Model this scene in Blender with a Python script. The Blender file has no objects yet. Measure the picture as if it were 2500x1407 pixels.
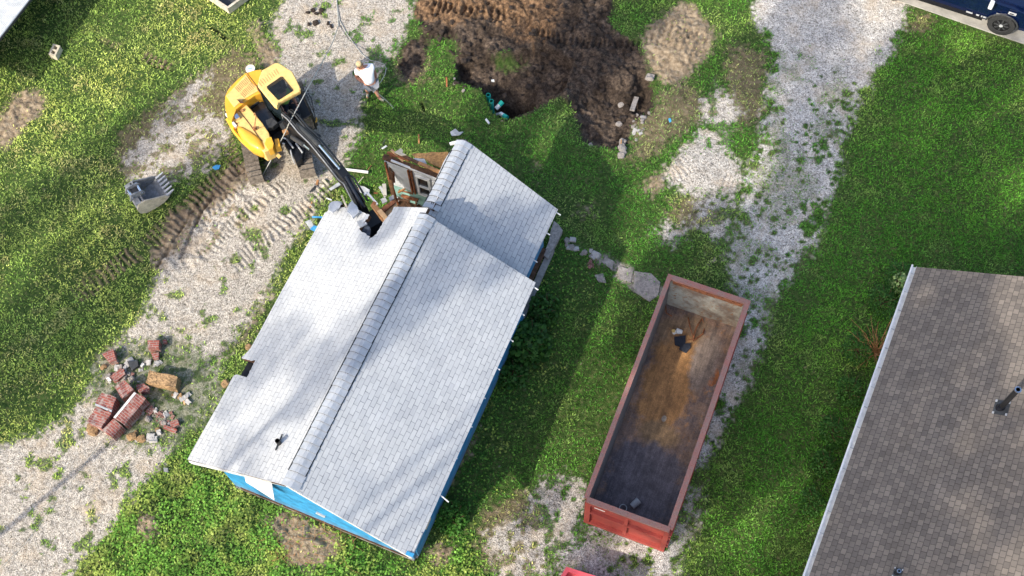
import bpy, bmesh, math, random
import numpy as np
from mathutils import Vector, Matrix, noise as mnoise
random.seed(7); rng = np.random.default_rng(11)
R_ = math.radians
S = bpy.context.scene
# ---------------------------------------------------------------- camera
FPX = 2896.0; CX, CY = 1250.0, 703.5; H = 33.0
_d = np.array([1370 - CX, 2120 - CY, FPX]); _d /= np.linalg.norm(_d)
_ex = np.array([1, 0, 0]) - _d[0] * _d; _ex /= np.linalg.norm(_ex)
CR = np.array([_ex, np.cross(-_d, _ex), -_d])
def P(u, v, h=0.0):
    """point at height h that the photograph shows at (u, v)"""
    r = CR @ np.array([u - CX, v - CY, FPX]); t = (h - H) / r[2]
    return Vector((r[0] * t, r[1] * t, h))
def pxs(X, Y, Z):
    q = np.stack([X, Y, Z - H], -1) @ CR
    return CX + FPX * q[..., 0] / q[..., 2], CY + FPX * q[..., 1] / q[..., 2]
cam = bpy.data.cameras.new('camera'); co = bpy.data.objects.new('camera', cam); S.collection.objects.link(co)
X_ = CR @ np.array([1, 0, 0]); Y_ = CR @ np.array([0, -1, 0]); Z_ = CR @ np.array([0, 0, -1])
co.matrix_world = Matrix(((X_[0], Y_[0], Z_[0], 0), (X_[1], Y_[1], Z_[1], 0), (X_[2], Y_[2], Z_[2], H), (0, 0, 0, 1)))
cam.sensor_width = 36; cam.lens = 36 * FPX / 2500; cam.clip_start = 1; cam.clip_end = 2000
S.camera = co
# ---------------------------------------------------------------- light
SUN_EL, SHADOW_AZ = 38.0, 44.0
W = bpy.data.worlds.new('World'); S.world = W; W.use_nodes = True
nt = W.node_tree; bg = nt.nodes['Background']; sky = nt.nodes.new('ShaderNodeTexSky')
sky.sky_type = 'NISHITA'; sky.sun_disc = False; sky.sun_elevation = R_(SUN_EL); sky.air_density = 1.0; sky.dust_density = 2.6; sky.ozone_density = .6
nt.links.new(sky.outputs[0], bg.inputs[0]); bg.inputs[1].default_value = 0.15
sl = bpy.data.lights.new('sun', 'SUN'); sl.energy = 2.7; sl.angle = R_(0.8); sl.color = (1, .93, .80)
so = bpy.data.objects.new('sun', sl); S.collection.objects.link(so)
a = R_(SHADOW_AZ); e = R_(SUN_EL)
SUNDIR = Vector((math.cos(a) * math.cos(e), math.sin(a) * math.cos(e), -math.sin(e)))   # light travels
so.rotation_euler = SUNDIR.to_track_quat('-Z', 'Y').to_euler()
sky.sun_rotation = math.atan2(-SUNDIR.x, -SUNDIR.y)
S.view_settings.view_transform = 'Standard'; S.view_settings.look = 'None'; S.view_settings.gamma = 1
S.view_settings.use_curve_mapping = False; S.view_settings.exposure = 1.10
S.render.engine = 'CYCLES'; S.cycles.max_bounces = 6; S.cycles.diffuse_bounces = 3; S.cycles.transparent_max_bounces = 8
# ---------------------------------------------------------------- materials
def mat(name, col, rough=.7, metal=0, var=.25, scale=6, bump=0, bscale=40, spec=.4, col2=None, alpha=1, coords='Object', clear=0, trans=0):
    m = bpy.data.materials.new(name); m.use_nodes = True; t = m.node_tree; n = t.nodes; l = t.links
    b = n['Principled BSDF']; b.inputs['Roughness'].default_value = rough; b.inputs['Metallic'].default_value = metal
    b.inputs['Specular IOR Level'].default_value = spec
    if clear: b.inputs['Coat Weight'].default_value = clear; b.inputs['Coat Roughness'].default_value = .08
    if trans: b.inputs['Transmission Weight'].default_value = trans
    tc = n.new('ShaderNodeTexCoord')
    no = n.new('ShaderNodeTexNoise'); no.inputs['Scale'].default_value = scale; no.inputs['Detail'].default_value = 8; no.inputs['Roughness'].default_value = .65
    l.new(tc.outputs[coords], no.inputs['Vector'])
    mx = n.new('ShaderNodeMixRGB'); c2 = col2 or tuple(c * (1 - var * 1.6) for c in col)
    cr = n.new('ShaderNodeValToRGB'); cr.color_ramp.elements[0].position = .36; cr.color_ramp.elements[1].position = .62
    l.new(no.outputs[0], cr.inputs[0]); l.new(cr.outputs[0], mx.inputs[0])
    mx.inputs[1].default_value = (*c2, 1); mx.inputs[2].default_value = (*col, 1)
    l.new(mx.outputs[0], b.inputs['Base Color'])
    if bump:
        nb = n.new('ShaderNodeTexNoise'); nb.inputs['Scale'].default_value = bscale; nb.inputs['Detail'].default_value = 5
        l.new(tc.outputs[coords], nb.inputs['Vector'])
        bp = n.new('ShaderNodeBump'); bp.inputs['Strength'].default_value = 1; bp.inputs['Distance'].default_value = bump
        l.new(nb.outputs[0], bp.inputs['Height']); l.new(bp.outputs[0], b.inputs['Normal'])
    return m
def N(t, typ, **kw):
    n = t.nodes.new(typ)
    for k, v in kw.items():
        if k in n.inputs.keys(): n.inputs[k].default_value = v
        else: setattr(n, k, v)
    return n
M = {}
def defm(k, *a, **kw): M[k] = mat(k, *a, **kw)
defm('cream', (.62, .55, .42), .6); defm('white', (.72, .72, .70), .5, var=.12); defm('whitew', (.68, .66, .62), .8, var=.2, scale=9)
defm('blue', (.035, .28, .54), .75, var=.25, scale=3.5, bump=.004, bscale=3)
def siding(m):
    t = m.node_tree; l = t.links; b = t.nodes['Principled BSDF']; src = b.inputs['Base Color'].links[0].from_socket
    g = t.nodes.new('ShaderNodeNewGeometry'); s = t.nodes.new('ShaderNodeSeparateXYZ'); l.new(g.outputs['Position'], s.inputs[0])
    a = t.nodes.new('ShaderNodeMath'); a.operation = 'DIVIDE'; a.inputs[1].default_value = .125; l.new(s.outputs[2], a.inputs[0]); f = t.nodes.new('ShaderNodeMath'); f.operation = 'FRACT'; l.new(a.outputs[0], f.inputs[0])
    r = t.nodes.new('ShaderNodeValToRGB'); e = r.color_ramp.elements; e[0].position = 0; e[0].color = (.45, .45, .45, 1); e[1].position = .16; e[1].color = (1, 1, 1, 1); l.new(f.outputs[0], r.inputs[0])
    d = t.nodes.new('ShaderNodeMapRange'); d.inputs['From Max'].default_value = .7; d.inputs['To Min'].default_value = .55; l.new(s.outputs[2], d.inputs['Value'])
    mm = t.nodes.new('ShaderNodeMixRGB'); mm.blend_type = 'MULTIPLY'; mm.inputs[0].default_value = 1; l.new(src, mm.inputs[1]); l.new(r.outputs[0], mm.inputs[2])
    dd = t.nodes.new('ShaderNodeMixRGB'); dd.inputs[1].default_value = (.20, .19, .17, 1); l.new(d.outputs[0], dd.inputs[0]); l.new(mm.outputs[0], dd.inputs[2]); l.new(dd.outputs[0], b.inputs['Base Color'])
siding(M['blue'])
defm('brightblue', (.06, .34, .68), .6)
defm('wood', (.44, .22, .09), .8, var=.35, scale=7, bump=.01); defm('woodlight', (.62, .38, .19), .8, var=.25, scale=5)
defm('wooddark', (.13, .065, .035), .9, var=.4, scale=9, bump=.02); defm('rustwood', (.33, .12, .05), .85, var=.4, scale=8)
defm('yellow', (.80, .41, .035), .42, var=.10, scale=3, clear=.3); defm('yellowdust', (.80, .53, .18), .6, var=.14, scale=7)
defm('black', (.012, .012, .014), .5, var=.3, scale=12); defm('blackgloss', (.012, .014, .02), .22, spec=.6)
defm('darkgrey', (.05, .052, .055), .6, var=.3, scale=9); defm('grey', (.27, .275, .28), .6, var=.25, scale=10); defm('lightgrey', (.45, .46, .47), .6, var=.2)
defm('steel', (.42, .43, .44), .35, metal=.9, var=.2); defm('chrome', (.75, .76, .78), .12, metal=1, var=.05)
defm('track', (.25, .21, .17), .85, var=.4, scale=10, bump=.01); defm('rubber', (.03, .03, .031), .85, var=.3, scale=30)
defm('glass', (.012, .02, .022), .05, spec=.7); defm('teal', (.02, .42, .34), .35, var=.08); defm('pvc', (.75, .76, .74), .35, var=.06)
defm('mint', (.24, .42, .37), .8, var=.1); defm('plaster', (.60, .62, .64), .85, var=.1); defm('concrete', (.30, .285, .26), .9, var=.25, scale=5, bump=.004)
defm('paleconcrete', (.42, .40, .36), .9, var=.2, scale=2, bump=.003, coords='Object'); defm('stone', (.36, .32, .29), .9, var=.3, scale=12, bump=.02)
defm('mortar', (.46, .44, .42), .9, var=.3, scale=15); defm('tanrubble', (.48, .30, .15), .95, var=.45, scale=16, bump=.04, bscale=18)
defm('skin', (.52, .25, .17), .6, var=.08); defm('shirt', (.86, .86, .88), .8, var=.04); defm('shorts', (.20, .215, .25), .85, var=.15)
defm('shoe', (.34, .33, .25), .8); defm('hivis', (.35, .62, .12), .7, var=.1); defm('strawhat', (.56, .42, .23), .9, var=.2, scale=40)
defm('hose', (.42, .42, .38), .5, var=.15); defm('red', (.36, .06, .045), .5, var=.2, scale=3); defm('pinkred', (.72, .10, .12), .5, var=.1)
defm('dirtclod', (.06, .042, .032), .95, var=.4, scale=14, bump=.03); defm('denim', (.025, .03, .045), .9, var=.2)
defm('insul', (.10, .12, .16), .9, var=.4, scale=9); defm('osb', (.50, .27, .10), .85, var=.35, scale=14)
def truckpaint():
    m = mat('truckblue', (.002, .007, .034), .2, var=.1, spec=.5, clear=.45); return m
M['truck'] = truckpaint()
def tinted():
    m = mat('tinted_glass', (.02, .022, .024), .06, spec=.6); t = m.node_tree; b = t.nodes['Principled BSDF']; tr = t.nodes.new('ShaderNodeBsdfTransparent'); ms = t.nodes.new('ShaderNodeMixShader'); ms.inputs[0].default_value = .45
    t.links.new(tr.outputs[0], ms.inputs[1]); t.links.new(b.outputs[0], ms.inputs[2]); t.links.new(ms.outputs[0], t.nodes['Material Output'].inputs[0]); return m
M['tinted'] = tinted()

def brickmat(name, c1, c2, cm, bw, bh, ms, rough=.85, rows_axis='xy', bump=.003, dirt=None, rnd=.5, dash=False, tone=0):
    """running bond over object coordinates: X along the course, Y across"""
    m = bpy.data.materials.new(name); m.use_nodes = True; t = m.node_tree; l = t.links; b = t.nodes['Principled BSDF']
    b.inputs['Roughness'].default_value = rough; b.inputs['Specular IOR Level'].default_value = .3
    tc = N(t, 'ShaderNodeTexCoord'); mp = N(t, 'ShaderNodeMapping')
    if rows_axis == 'xz': mp.inputs['Rotation'].default_value = (R_(-90), 0, 0)
    if rows_axis == 'yz': mp.inputs['Rotation'].default_value = (R_(-90), 0, R_(-90))
    l.new(tc.outputs['Object'], mp.inputs[0])
    # a little waviness so courses are never ruler straight
    wn = N(t, 'ShaderNodeTexNoise'); wn.inputs['Scale'].default_value = 2.2; wn.inputs['Detail'].default_value = 3
    l.new(mp.outputs[0], wn.inputs['Vector'])
    va = N(t, 'ShaderNodeVectorMath', operation='MULTIPLY_ADD'); va.inputs[1].default_value = (.03, .03, 0)
    l.new(wn.outputs['Color'], va.inputs[0]); l.new(mp.outputs[0], va.inputs[2])
    br = N(t, 'ShaderNodeTexBrick'); br.offset = .5; br.squash = 1
    br.inputs['Scale'].default_value = 1; br.inputs['Brick Width'].default_value = bw; br.inputs['Row Height'].default_value = bh
    br.inputs['Mortar Size'].default_value = ms; br.inputs['Mortar Smooth'].default_value = .25; br.inputs['Bias'].default_value = 0
    br.inputs['Color1'].default_value = (*c1, 1); br.inputs['Color2'].default_value = (*c2, 1); br.inputs['Mortar'].default_value = (*cm, 1)
    l.new(va.outputs[0], br.inputs['Vector'])
    out = br.outputs['Color']
    if dash:   # joints fade in and out as under thick paint
        n2 = N(t, 'ShaderNodeTexNoise'); n2.inputs['Scale'].default_value = 5; n2.inputs['Detail'].default_value = 4; l.new(mp.outputs[0], n2.inputs['Vector'])
        rp = N(t, 'ShaderNodeValToRGB'); rp.color_ramp.elements[0].position = .35; rp.color_ramp.elements[1].position = .6
        rp.color_ramp.elements[0].color = (.25, .25, .25, 1); l.new(n2.outputs[0], rp.inputs[0])
        mm = N(t, 'ShaderNodeMath', operation='MULTIPLY'); l.new(br.outputs['Fac'], mm.inputs[0]); l.new(rp.outputs[0], mm.inputs[1])
        b1 = N(t, 'ShaderNodeMixRGB'); b1.inputs[1].default_value = (*c1, 1); b1.inputs[2].default_value = (*cm, 1)
        # per tab tone
        b2 = N(t, 'ShaderNodeTexBrick'); b2.offset = .5
        for k, v in (('Scale', 1), ('Brick Width', bw), ('Row Height', bh), ('Mortar Size', 0)): b2.inputs[k].default_value = v
        b2.inputs['Color1'].default_value = (*c1, 1); b2.inputs['Color2'].default_value = (*c2, 1); l.new(va.outputs[0], b2.inputs['Vector'])
        l.new(b2.outputs[0], b1.inputs[1]); l.new(mm.outputs[0], b1.inputs[0]); out = b1.outputs[0]
    big = N(t, 'ShaderNodeTexNoise'); big.inputs['Scale'].default_value = 1.3; big.inputs['Detail'].default_value = 9; big.inputs['Roughness'].default_value = .7
    l.new(mp.outputs[0], big.inputs['Vector'])
    cr = N(t, 'ShaderNodeValToRGB'); cr.color_ramp.elements[0].position = .3; cr.color_ramp.elements[1].position = .7
    k0 = 1 - rnd * .5; cr.color_ramp.elements[0].color = (k0, k0, k0, 1); l.new(big.outputs[0], cr.inputs[0])
    mu = N(t, 'ShaderNodeMixRGB', blend_type='MULTIPLY'); mu.inputs[0].default_value = 1; l.new(out, mu.inputs[1]); l.new(cr.outputs[0], mu.inputs[2]); out = mu.outputs[0]
    if dirt:
        dn = N(t, 'ShaderNodeTexNoise'); dn.inputs['Scale'].default_value = 5; dn.inputs['Detail'].default_value = 8; l.new(tc.outputs['Object'], dn.inputs['Vector'])
        dr = N(t, 'ShaderNodeValToRGB'); dr.color_ramp.elements[0].position = .52; dr.color_ramp.elements[1].position = .66; l.new(dn.outputs[0], dr.inputs[0])
        dm = N(t, 'ShaderNodeMixRGB'); l.new(dr.outputs[0], dm.inputs[0]); l.new(out, dm.inputs[1]); dm.inputs[2].default_value = (*dirt, 1); out = dm.outputs[0]
    l.new(out, b.inputs['Base Color'])
    bp = N(t, 'ShaderNodeBump'); bp.inputs['Distance'].default_value = bump; bp.inputs['Strength'].default_value = 1; bp.invert = True
    l.new(br.outputs['Fac'], bp.inputs['Height']); l.new(bp.outputs[0], b.inputs['Normal'])
    return m
M['brick'] = brickmat('brick', (.34, .095, .07), (.22, .065, .055), (.33, .26, .23), .21, .075, .009, dirt=(.34, .27, .24), rnd=.7)
M['whiteshingle'] = brickmat('white_shingle', (.50, .51, .515), (.435, .445, .46), (.17, .18, .20), .29, .130, .0070, rough=.8, dash=True, rnd=.30, bump=.006)
M['whiteshinglew'] = brickmat('white_shingle_sunlit', (.51, .515, .515), (.46, .465, .47), (.25, .255, .265), .27, .130, .0065, rough=.8, dash=True, rnd=.30, bump=.004)  # sunlit west slope: strong sun put into paler tabs and fainter joints
M['greyshingle'] = brickmat('grey_shingle', (.215, .182, .155), (.135, .116, .102), (.09, .079, .07), .16, .145, .007, rough=.9, rnd=.55, bump=.006)
# ---------------------------------------------------------------- mesh helpers
C = S.collection
def tag(o, label=None, cat=None, group=None, kind=None):
    if label: o['label'] = label
    if cat: o['category'] = cat
    if group: o['group'] = group
    if kind: o['kind'] = kind
    return o
def thing(name, label, cat, loc=(0, 0, 0), rot=(0, 0, 0), group=None):
    o = bpy.data.objects.new(name, None); C.objects.link(o); o.location = loc; o.rotation_euler = rot
    return tag(o, label, cat, group)
def link(name, me, m, parent=None, smooth=False):
    o = bpy.data.objects.new(name, me); C.objects.link(o)
    for x in (m if isinstance(m, (list, tuple)) else [m]): me.materials.append(M[x] if isinstance(x, str) else x)
    if parent: o.parent = parent
    if smooth:
        for p in me.polygons: p.use_smooth = True
    return o
class MB:
    """collects solids (world coordinates unless origin is given) and links them as one mesh object"""
    def __init__(s): s.bm = bmesh.new(); s.mi = 0
    def poly(s, pts):
        vs = [s.bm.verts.new(p) for p in pts]; f = s.bm.faces.new(vs); f.material_index = s.mi; return s
    def loft(s, rings, cap=True, close=True):
        vv = [[s.bm.verts.new(p) for p in r] for r in rings]; n = len(vv[0])
        for a, b in zip(vv[:-1], vv[1:]):
            for i in range(n if close else n - 1):
                j = (i + 1) % n
                try: s.bm.faces.new((a[i], a[j], b[j], b[i])).material_index = s.mi
                except ValueError: pass
        if cap:
            for r in (vv[0][::-1], vv[-1]):
                if len(r) > 2:
                    try: s.bm.faces.new(r).material_index = s.mi
                    except ValueError: pass
        return s
    def box(s, c, size, rz=0, rx=0, ry=0, mat=None):
        mt = mat or Matrix.Translation(c) @ Matrix.Rotation(rz, 4, 'Z') @ Matrix.Rotation(ry, 4, 'Y') @ Matrix.Rotation(rx, 4, 'X')
        a, b, d = (x / 2 for x in size)
        r = [[mt @ Vector((x, y, z)) for x, y in ((-a, -b), (a, -b), (a, b), (-a, b))] for z in (-d, d)]
        return s.loft(r)
    def beam(s, p, q, w, h, up=Vector((0, 0, 1))):
        p = Vector(p); q = Vector(q); d = (q - p).normalized(); sd = d.cross(up)
        if sd.length < 1e-4: sd = d.cross(Vector((1, 0, 0)))
        sd.normalize(); u = sd.cross(d)
        return s.loft([[c + sd * x * w / 2 + u * y * h / 2 for x, y in ((-1, -1), (1, -1), (1, 1), (-1, 1))] for c in (p, q)])
    def tube(s, pts, r, n=8, cap=True):
        pts = [Vector(p) for p in pts]; rr = r if isinstance(r, (list, tuple)) else [r] * len(pts); rings = []; prev = None
        for i, p in enumerate(pts):
            d = (pts[min(i + 1, len(pts) - 1)] - pts[max(i - 1, 0)]).normalized()
            if prev is None: prev = d.orthogonal()
            x = (prev - d * prev.dot(d)).normalized(); prev = x; y = d.cross(x)
            rings.append([p + (x * math.cos(k * 2 * math.pi / n) + y * math.sin(k * 2 * math.pi / n)) * rr[i] for k in range(n)])
        return s.loft(rings, cap)
    def cyl(s, c, r, h, n=20, r2=None):
        c = Vector(c); return s.tube([c, c + Vector((0, 0, h))], [r, r if r2 is None else r2], n)
    def prism(s, px, top, bot, persp=False):
        """outline given in photo pixels, seen at height top, dropped to height bot"""
        a = [P(u, v, top) for u, v in px]
        ar = sum(a[i].x * a[(i + 1) % len(a)].y - a[(i + 1) % len(a)].x * a[i].y for i in range(len(a)))
        if ar < 0: a.reverse()
        return s.loft([[Vector((p.x, p.y, bot)) for p in a], a])
    def xform(s, m): bmesh.ops.transform(s.bm, matrix=m, verts=s.bm.verts); return s
    def jitter(s, amt, sc=6):
        for v in s.bm.verts: v.co += mnoise.noise_vector(v.co * sc) * amt
        return s
    def sub(s, cuts, amt, sc=5):
        bmesh.ops.subdivide_edges(s.bm, edges=s.bm.edges[:], cuts=cuts, use_grid_fill=True); return s.jitter(amt, sc)
    def bevel(s, w, seg=2):
        bmesh.ops.remove_doubles(s.bm, verts=s.bm.verts, dist=1e-5)
        es = [e for e in s.bm.edges if len(e.link_faces) == 2 and e.calc_face_angle(0) > .5]
        bmesh.ops.bevel(s.bm, geom=es, offset=w, segments=seg, affect='EDGES', profile=.6, clamp_overlap=True); return s
    def build(s, name, m, parent=None, smooth=False, origin=None):
        bmesh.ops.recalc_face_normals(s.bm, faces=s.bm.faces)
        if origin is not None: bmesh.ops.translate(s.bm, vec=-Vector(origin), verts=s.bm.verts)
        me = bpy.data.meshes.new(name); s.bm.to_mesh(me); s.bm.free(); o = link(name, me, m, parent, smooth)
        if origin is not None:
            o.location = Vector(origin)
        if parent is not None:      # meshes are written in world coordinates: keep them there under a moved Empty
            o.matrix_parent_inverse = pinv(parent)
        return o
def pinv(p):
    m = Matrix.Identity(4); q = p; ms = []
    while q: ms.append((q.matrix_parent_inverse.copy() if q.parent else Matrix.Identity(4)) @ Matrix.LocRotScale(q.location, q.rotation_euler, q.scale)); q = q.parent
    for x in ms: m = x @ m
    return m.inverted()
def skin(name, pts, edges, radii, m, parent=None, sub=2, root=0):
    me = bpy.data.meshes.new(name); me.from_pydata([tuple(p) for p in pts], edges, []); o = link(name, me, m, parent)
    md = o.modifiers.new('skin', 'SKIN'); md.use_smooth_shade = True
    for i, v in enumerate(me.skin_vertices[0].data): v.radius = (radii[i], radii[i]); v.use_root = (i == root)
    sm = o.modifiers.new('sub', 'SUBSURF'); sm.levels = sub; sm.render_levels = sub
    if parent is not None: o.matrix_parent_inverse = pinv(parent)
    return o
# ---------------------------------------------------------------- numpy noise
def vnoise(x, y, sc, seed=0):
    x = x * sc + 1000 + seed * 17.3; y = y * sc + 1000 + seed * 31.7
    xi = np.floor(x).astype(np.int64); yi = np.floor(y).astype(np.int64); fx = x - xi; fy = y - yi
    fx = fx * fx * (3 - 2 * fx); fy = fy * fy * (3 - 2 * fy)
    def h(i, j):
        n = (i * 374761393 + j * 668265263 + seed * 1442695041) & 0xffffffff; n = ((n ^ (n >> 13)) * 1274126177) & 0xffffffff
        return ((n ^ (n >> 16)) & 0xffff) / 65535.0
    a = h(xi, yi); b = h(xi + 1, yi); c = h(xi, yi + 1); d = h(xi + 1, yi + 1)
    return (a * (1 - fx) + b * fx) * (1 - fy) + (c * (1 - fx) + d * fx) * fy
def fbm(x, y, sc, seed=0, oct=4, g=.5):
    s = 0; w = 1; tw = 0
    for o in range(oct): s = s + w * vnoise(x, y, sc * 2 ** o, seed + o); tw += w; w *= g
    return s / tw
def sstep(a, b, x): t = np.clip((x - a) / (b - a), 0, 1); return t * t * (3 - 2 * t)
def inpoly(U, V, pts):
    c = np.zeros(U.shape, bool); n = len(pts); j = n - 1
    for i in range(n):
        xi, yi = pts[i]; xj, yj = pts[j]
        if yi != yj:
            k = ((yi > V) != (yj > V)) & (U < (xj - xi) * (V - yi) / (yj - yi) + xi); c ^= k
        j = i
    return c.astype(np.float32)
def blur(m, r, it=2):
    for _ in range(it):
        for ax in (0, 1):
            k = 2 * r + 1; pad = [(0, 0), (0, 0)]; pad[ax] = (r + 1, r); q = np.cumsum(np.pad(m, pad, mode='edge'), axis=ax)
            m = (q[k:] - q[:-k]) / k if ax == 0 else (q[:, k:] - q[:, :-k]) / k
    return m
# ================================================================ GROUND
RES = .042
xs = np.arange(-21.5, 18.6, RES); ys = np.arange(5.6, 29.6, RES)
outx = np.array([-400, -200, -120, -80, -55, -42, -34, -29, -26, -24, -22.5]); outx2 = np.array([19.2, 20.5, 23, 27, 33, 42, 55, 80, 120, 200, 400])
outy = np.array([-400, -200, -110, -70, -45, -30, -20, -12, -6, -2, 1, 3, 4.6]); outy2 = np.array([30.3, 31.5, 33.5, 37, 42, 50, 65, 90, 140, 220, 400])
GX, GY = np.meshgrid(xs, ys)
U, V = pxs(GX, GY, 0 * GX)
nA = fbm(GX, GY, 1.1, 1, 5); nB = fbm(GX, GY, 3.5, 9, 4); nC = fbm(GX, GY, 9, 21, 3)
wob = fbm(GX, GY, .8, 40, 4) - .5; wob2 = fbm(GX, GY, .8, 50, 4) - .5
nD = fbm(GX, GY, 5.5, 33, 4); nE = fbm(GX, GY, 5.5, 37, 4); nF = fbm(GX, GY, 13, 29, 2)
UU = U + wob * 60 + (nB - .5) * 40 + (nD - .5) * 34; VV = V + wob2 * 60 + (nC - .5) * 24 + (nE - .5) * 40
def region(polys, soft=3, amt=.85, ns=None):
    m = np.zeros_like(GX)
    for p in polys: m = np.maximum(m, inpoly(UU, VV, p))
    m = blur(m, soft + 3); ns = nC * .55 + nF * .45 if ns is None else ns
    return sstep(.30, .68, m + (ns - .5) * amt)
def exact(p, soft=1): return blur(inpoly(U, V, p), soft, 1)
g_left = region([[(690, -60), (1030, -60), (1010, 40), (985, 80), (960, 130), (925, 190), (890, 245), (862, 320), (850, 400), (800, 445), (770, 540), (690, 650), (640, 720), (600, 800), (530, 900), (560, 980), (500, 1020), (440, 1060), (390, 1130), (340, 1180), (275, 1270), (215, 1340), (150, 1460), (-60, 1460), (-60, 1110), (60, 1085), (130, 1030), (170, 975), (240, 910), (255, 860), (300, 820), (340, 770), (385, 690), (400, 640), (450, 560), (540, 470), (600, 440), (650, 380), (660, 300), (680, 180), (665, 60)]], 4)
g_leftp = region([[(305, 420), (312, 360), (380, 300), (445, 240), (500, 165), (535, 150), (525, 205), (480, 262), (545, 290), (565, 340), (520, 385), (470, 420), (420, 445), (345, 440)], [(100, 890), (130, 880), (150, 905), (120, 925), (90, 915)]], 5, 1.1)
g_right = region([[(1850, -60), (2230, -60), (2205, 50), (2180, 130), (2150, 170), (2130, 250), (2065, 335), (2055, 430), (2010, 490), (2000, 570), (1960, 650), (1905, 700), (1890, 780), (1835, 850), (1835, 910), (1780, 1010), (1760, 1100), (1725, 1200), (1700, 1310), (1650, 1350), (1640, 1460), (1320, 1460), (1370, 1330), (1420, 1290), (1600, 1200), (1800, 760), (1760, 690), (1770, 630), (1795, 560), (1815, 480), (1830, 400), (1860, 320), (1875, 250), (1890, 180), (1880, 120), (1840, 60)]], 4)
g_p2 = region([[(1700, 215), (1760, 205), (1830, 270), (1800, 310), (1720, 290)], [(1740, 300), (1790, 320), (1770, 360), (1690, 380), (1700, 320)], [(1560, 560), (1640, 520), (1700, 560), (1640, 600)], [(1700, 480), (1800, 470), (1790, 580), (1740, 640), (1710, 560)], [(1180, 1300), (1260, 1230), (1330, 1180), (1430, 1150), (1440, 1290), (1360, 1400), (1200, 1420)], [(1730, 600), (1760, 640), (1750, 690), (1730, 690)]], 5, 1.2)
g_p3 = region([[(1650, 335), (1740, 345), (1800, 380), (1835, 450), (1790, 480), (1700, 485), (1620, 440), (1615, 410), (1660, 385)]], 5, 1.2)
g_left = g_left * (1 - .55 * region([[(250, 860), (400, 820), (560, 900), (540, 1010), (430, 1090), (300, 1100), (220, 1010)]], 8, 1.2))
# weeds coming up through the right drive, thinner near the top
wd = 0 * GX; dens = np.clip((V - 130) / 420, 0, 1) * .05 + (fbm(GX, GY, .9, 79, 3) - .5) * .45 + (nF - .5) * .12
side = np.clip((V - 90) / 200, 0, 1)
def dots(lam, field, lo, hi, seed):
    rw = np.random.default_rng(seed); kk = rw.random(GX.shape) < lam * RES * RES * (field > .2); out = np.zeros_like(GX)
    for j_, i_ in zip(*np.nonzero(kk)):
        r_ = rw.uniform(lo, hi); q_ = int(r_ * 1.8 / RES) + 1; j0, j1, i0, i1 = max(0, j_ - q_), min(len(ys), j_ + q_ + 1), max(0, i_ - q_), min(len(xs), i_ + q_ + 1)
        dd_ = np.hypot(GX[j0:j1, i0:i1] - GX[j_, i_], GY[j0:j1, i0:i1] - GY[j_, i_]) * (1 + (nF[j0:j1, i0:i1] - .5) * .9); out[j0:j1, i0:i1] = np.maximum(out[j0:j1, i0:i1], sstep(r_, r_ * .45, dd_))
    return out
g_raw = blur(g_right, 10); zone = np.clip((V - 150) / 180, 0, 1) * np.clip(3.2 * fbm(GX, GY, 1.1, 79, 3) - .9, .1, 2.5); edge_ = sstep(.95, .35, g_raw)
rw = np.random.default_rng(5); lamw = np.clip(zone * 11 + edge_ * 30 * (V > 60), 0, 40) * (g_right > .2) * RES * RES; kk = rw.random(GX.shape) < lamw
weedR = np.zeros_like(GX)
for j_, i_ in zip(*np.nonzero(kk)):
    r_ = min(.3, rw.lognormal(-2.55, .55)) * (1.3 if edge_[j_, i_] > .4 else 1); q_ = int(r_ * 1.8 / RES) + 1; j0, j1, i0, i1 = max(0, j_ - q_), min(len(ys), j_ + q_ + 1), max(0, i_ - q_), min(len(xs), i_ + q_ + 1)
    dd_ = np.hypot(GX[j0:j1, i0:i1] - GX[j_, i_], GY[j0:j1, i0:i1] - GY[j_, i_]) * (1 + (nF[j0:j1, i0:i1] - .5) * .9); weedR[j0:j1, i0:i1] = np.maximum(weedR[j0:j1, i0:i1], sstep(r_, r_ * .45, dd_))
weedR = np.maximum(weedR, sstep(.72, .80, fbm(GX, GY, 2.2, 91, 3) + .04) * side * .9)
weedP = sstep(.52, .60, fbm(GX, GY, 3.4, 95, 3))
weedL = sstep(.67, .73, fbm(GX, GY, 2.4, 66, 4)); eL = sstep(.95, .4, blur(g_left, 9)); weedL = np.maximum(weedL, dots(eL * 26 + .5, g_left, .05, .15, 8))
sm_ = blur(g_leftp, 4); weedP = np.maximum(weedP * .8, dots(6 + 0 * GX, np.maximum(g_leftp, g_p2), .05, .13, 12))
driv = sstep(.50, .70, fbm(GX, GY, 1.3, 201, 4) + .12 * np.clip((V - 200) / 300, 0, 1)) * .34 * (V > 120)
gravel = np.maximum.reduce([g_left * (1 - weedL * .8), g_leftp * (1 - weedP), g_right * (1 - weedR) * (1 - driv), g_p2 * (1 - weedP), g_p3])
mud = region([[(1010, 20), (1060, -60), (1480, -60), (1500, 60), (1570, 100), (1600, 190), (1592, 250), (1555, 300), (1530, 360), (1430, 350), (1405, 290), (1385, 225), (1360, 220), (1240, 292), (1205, 270), (1185, 225), (1115, 195), (1110, 140), (1130, 120), (1060, 110), (1030, 70)], [(975, 100), (1040, 90), (1040, 130), (1000, 230), (970, 190)]], 3, .5)
mud = mud * (1 - region([[(1200, 125), (1280, 110), (1290, 135), (1215, 150)], [(1030, 108), (1120, 112), (1125, 140), (1040, 140)]], 3, 1))
clay = region([[(1000, -60), (1370, -60), (1370, 40), (1300, 100), (1250, 75), (1180, 55), (1110, 60), (1060, 60), (1010, 40)], [(1060, 30), (1150, 45), (1140, 75), (1070, 65)]], 4, 1.0) * mud
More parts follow.
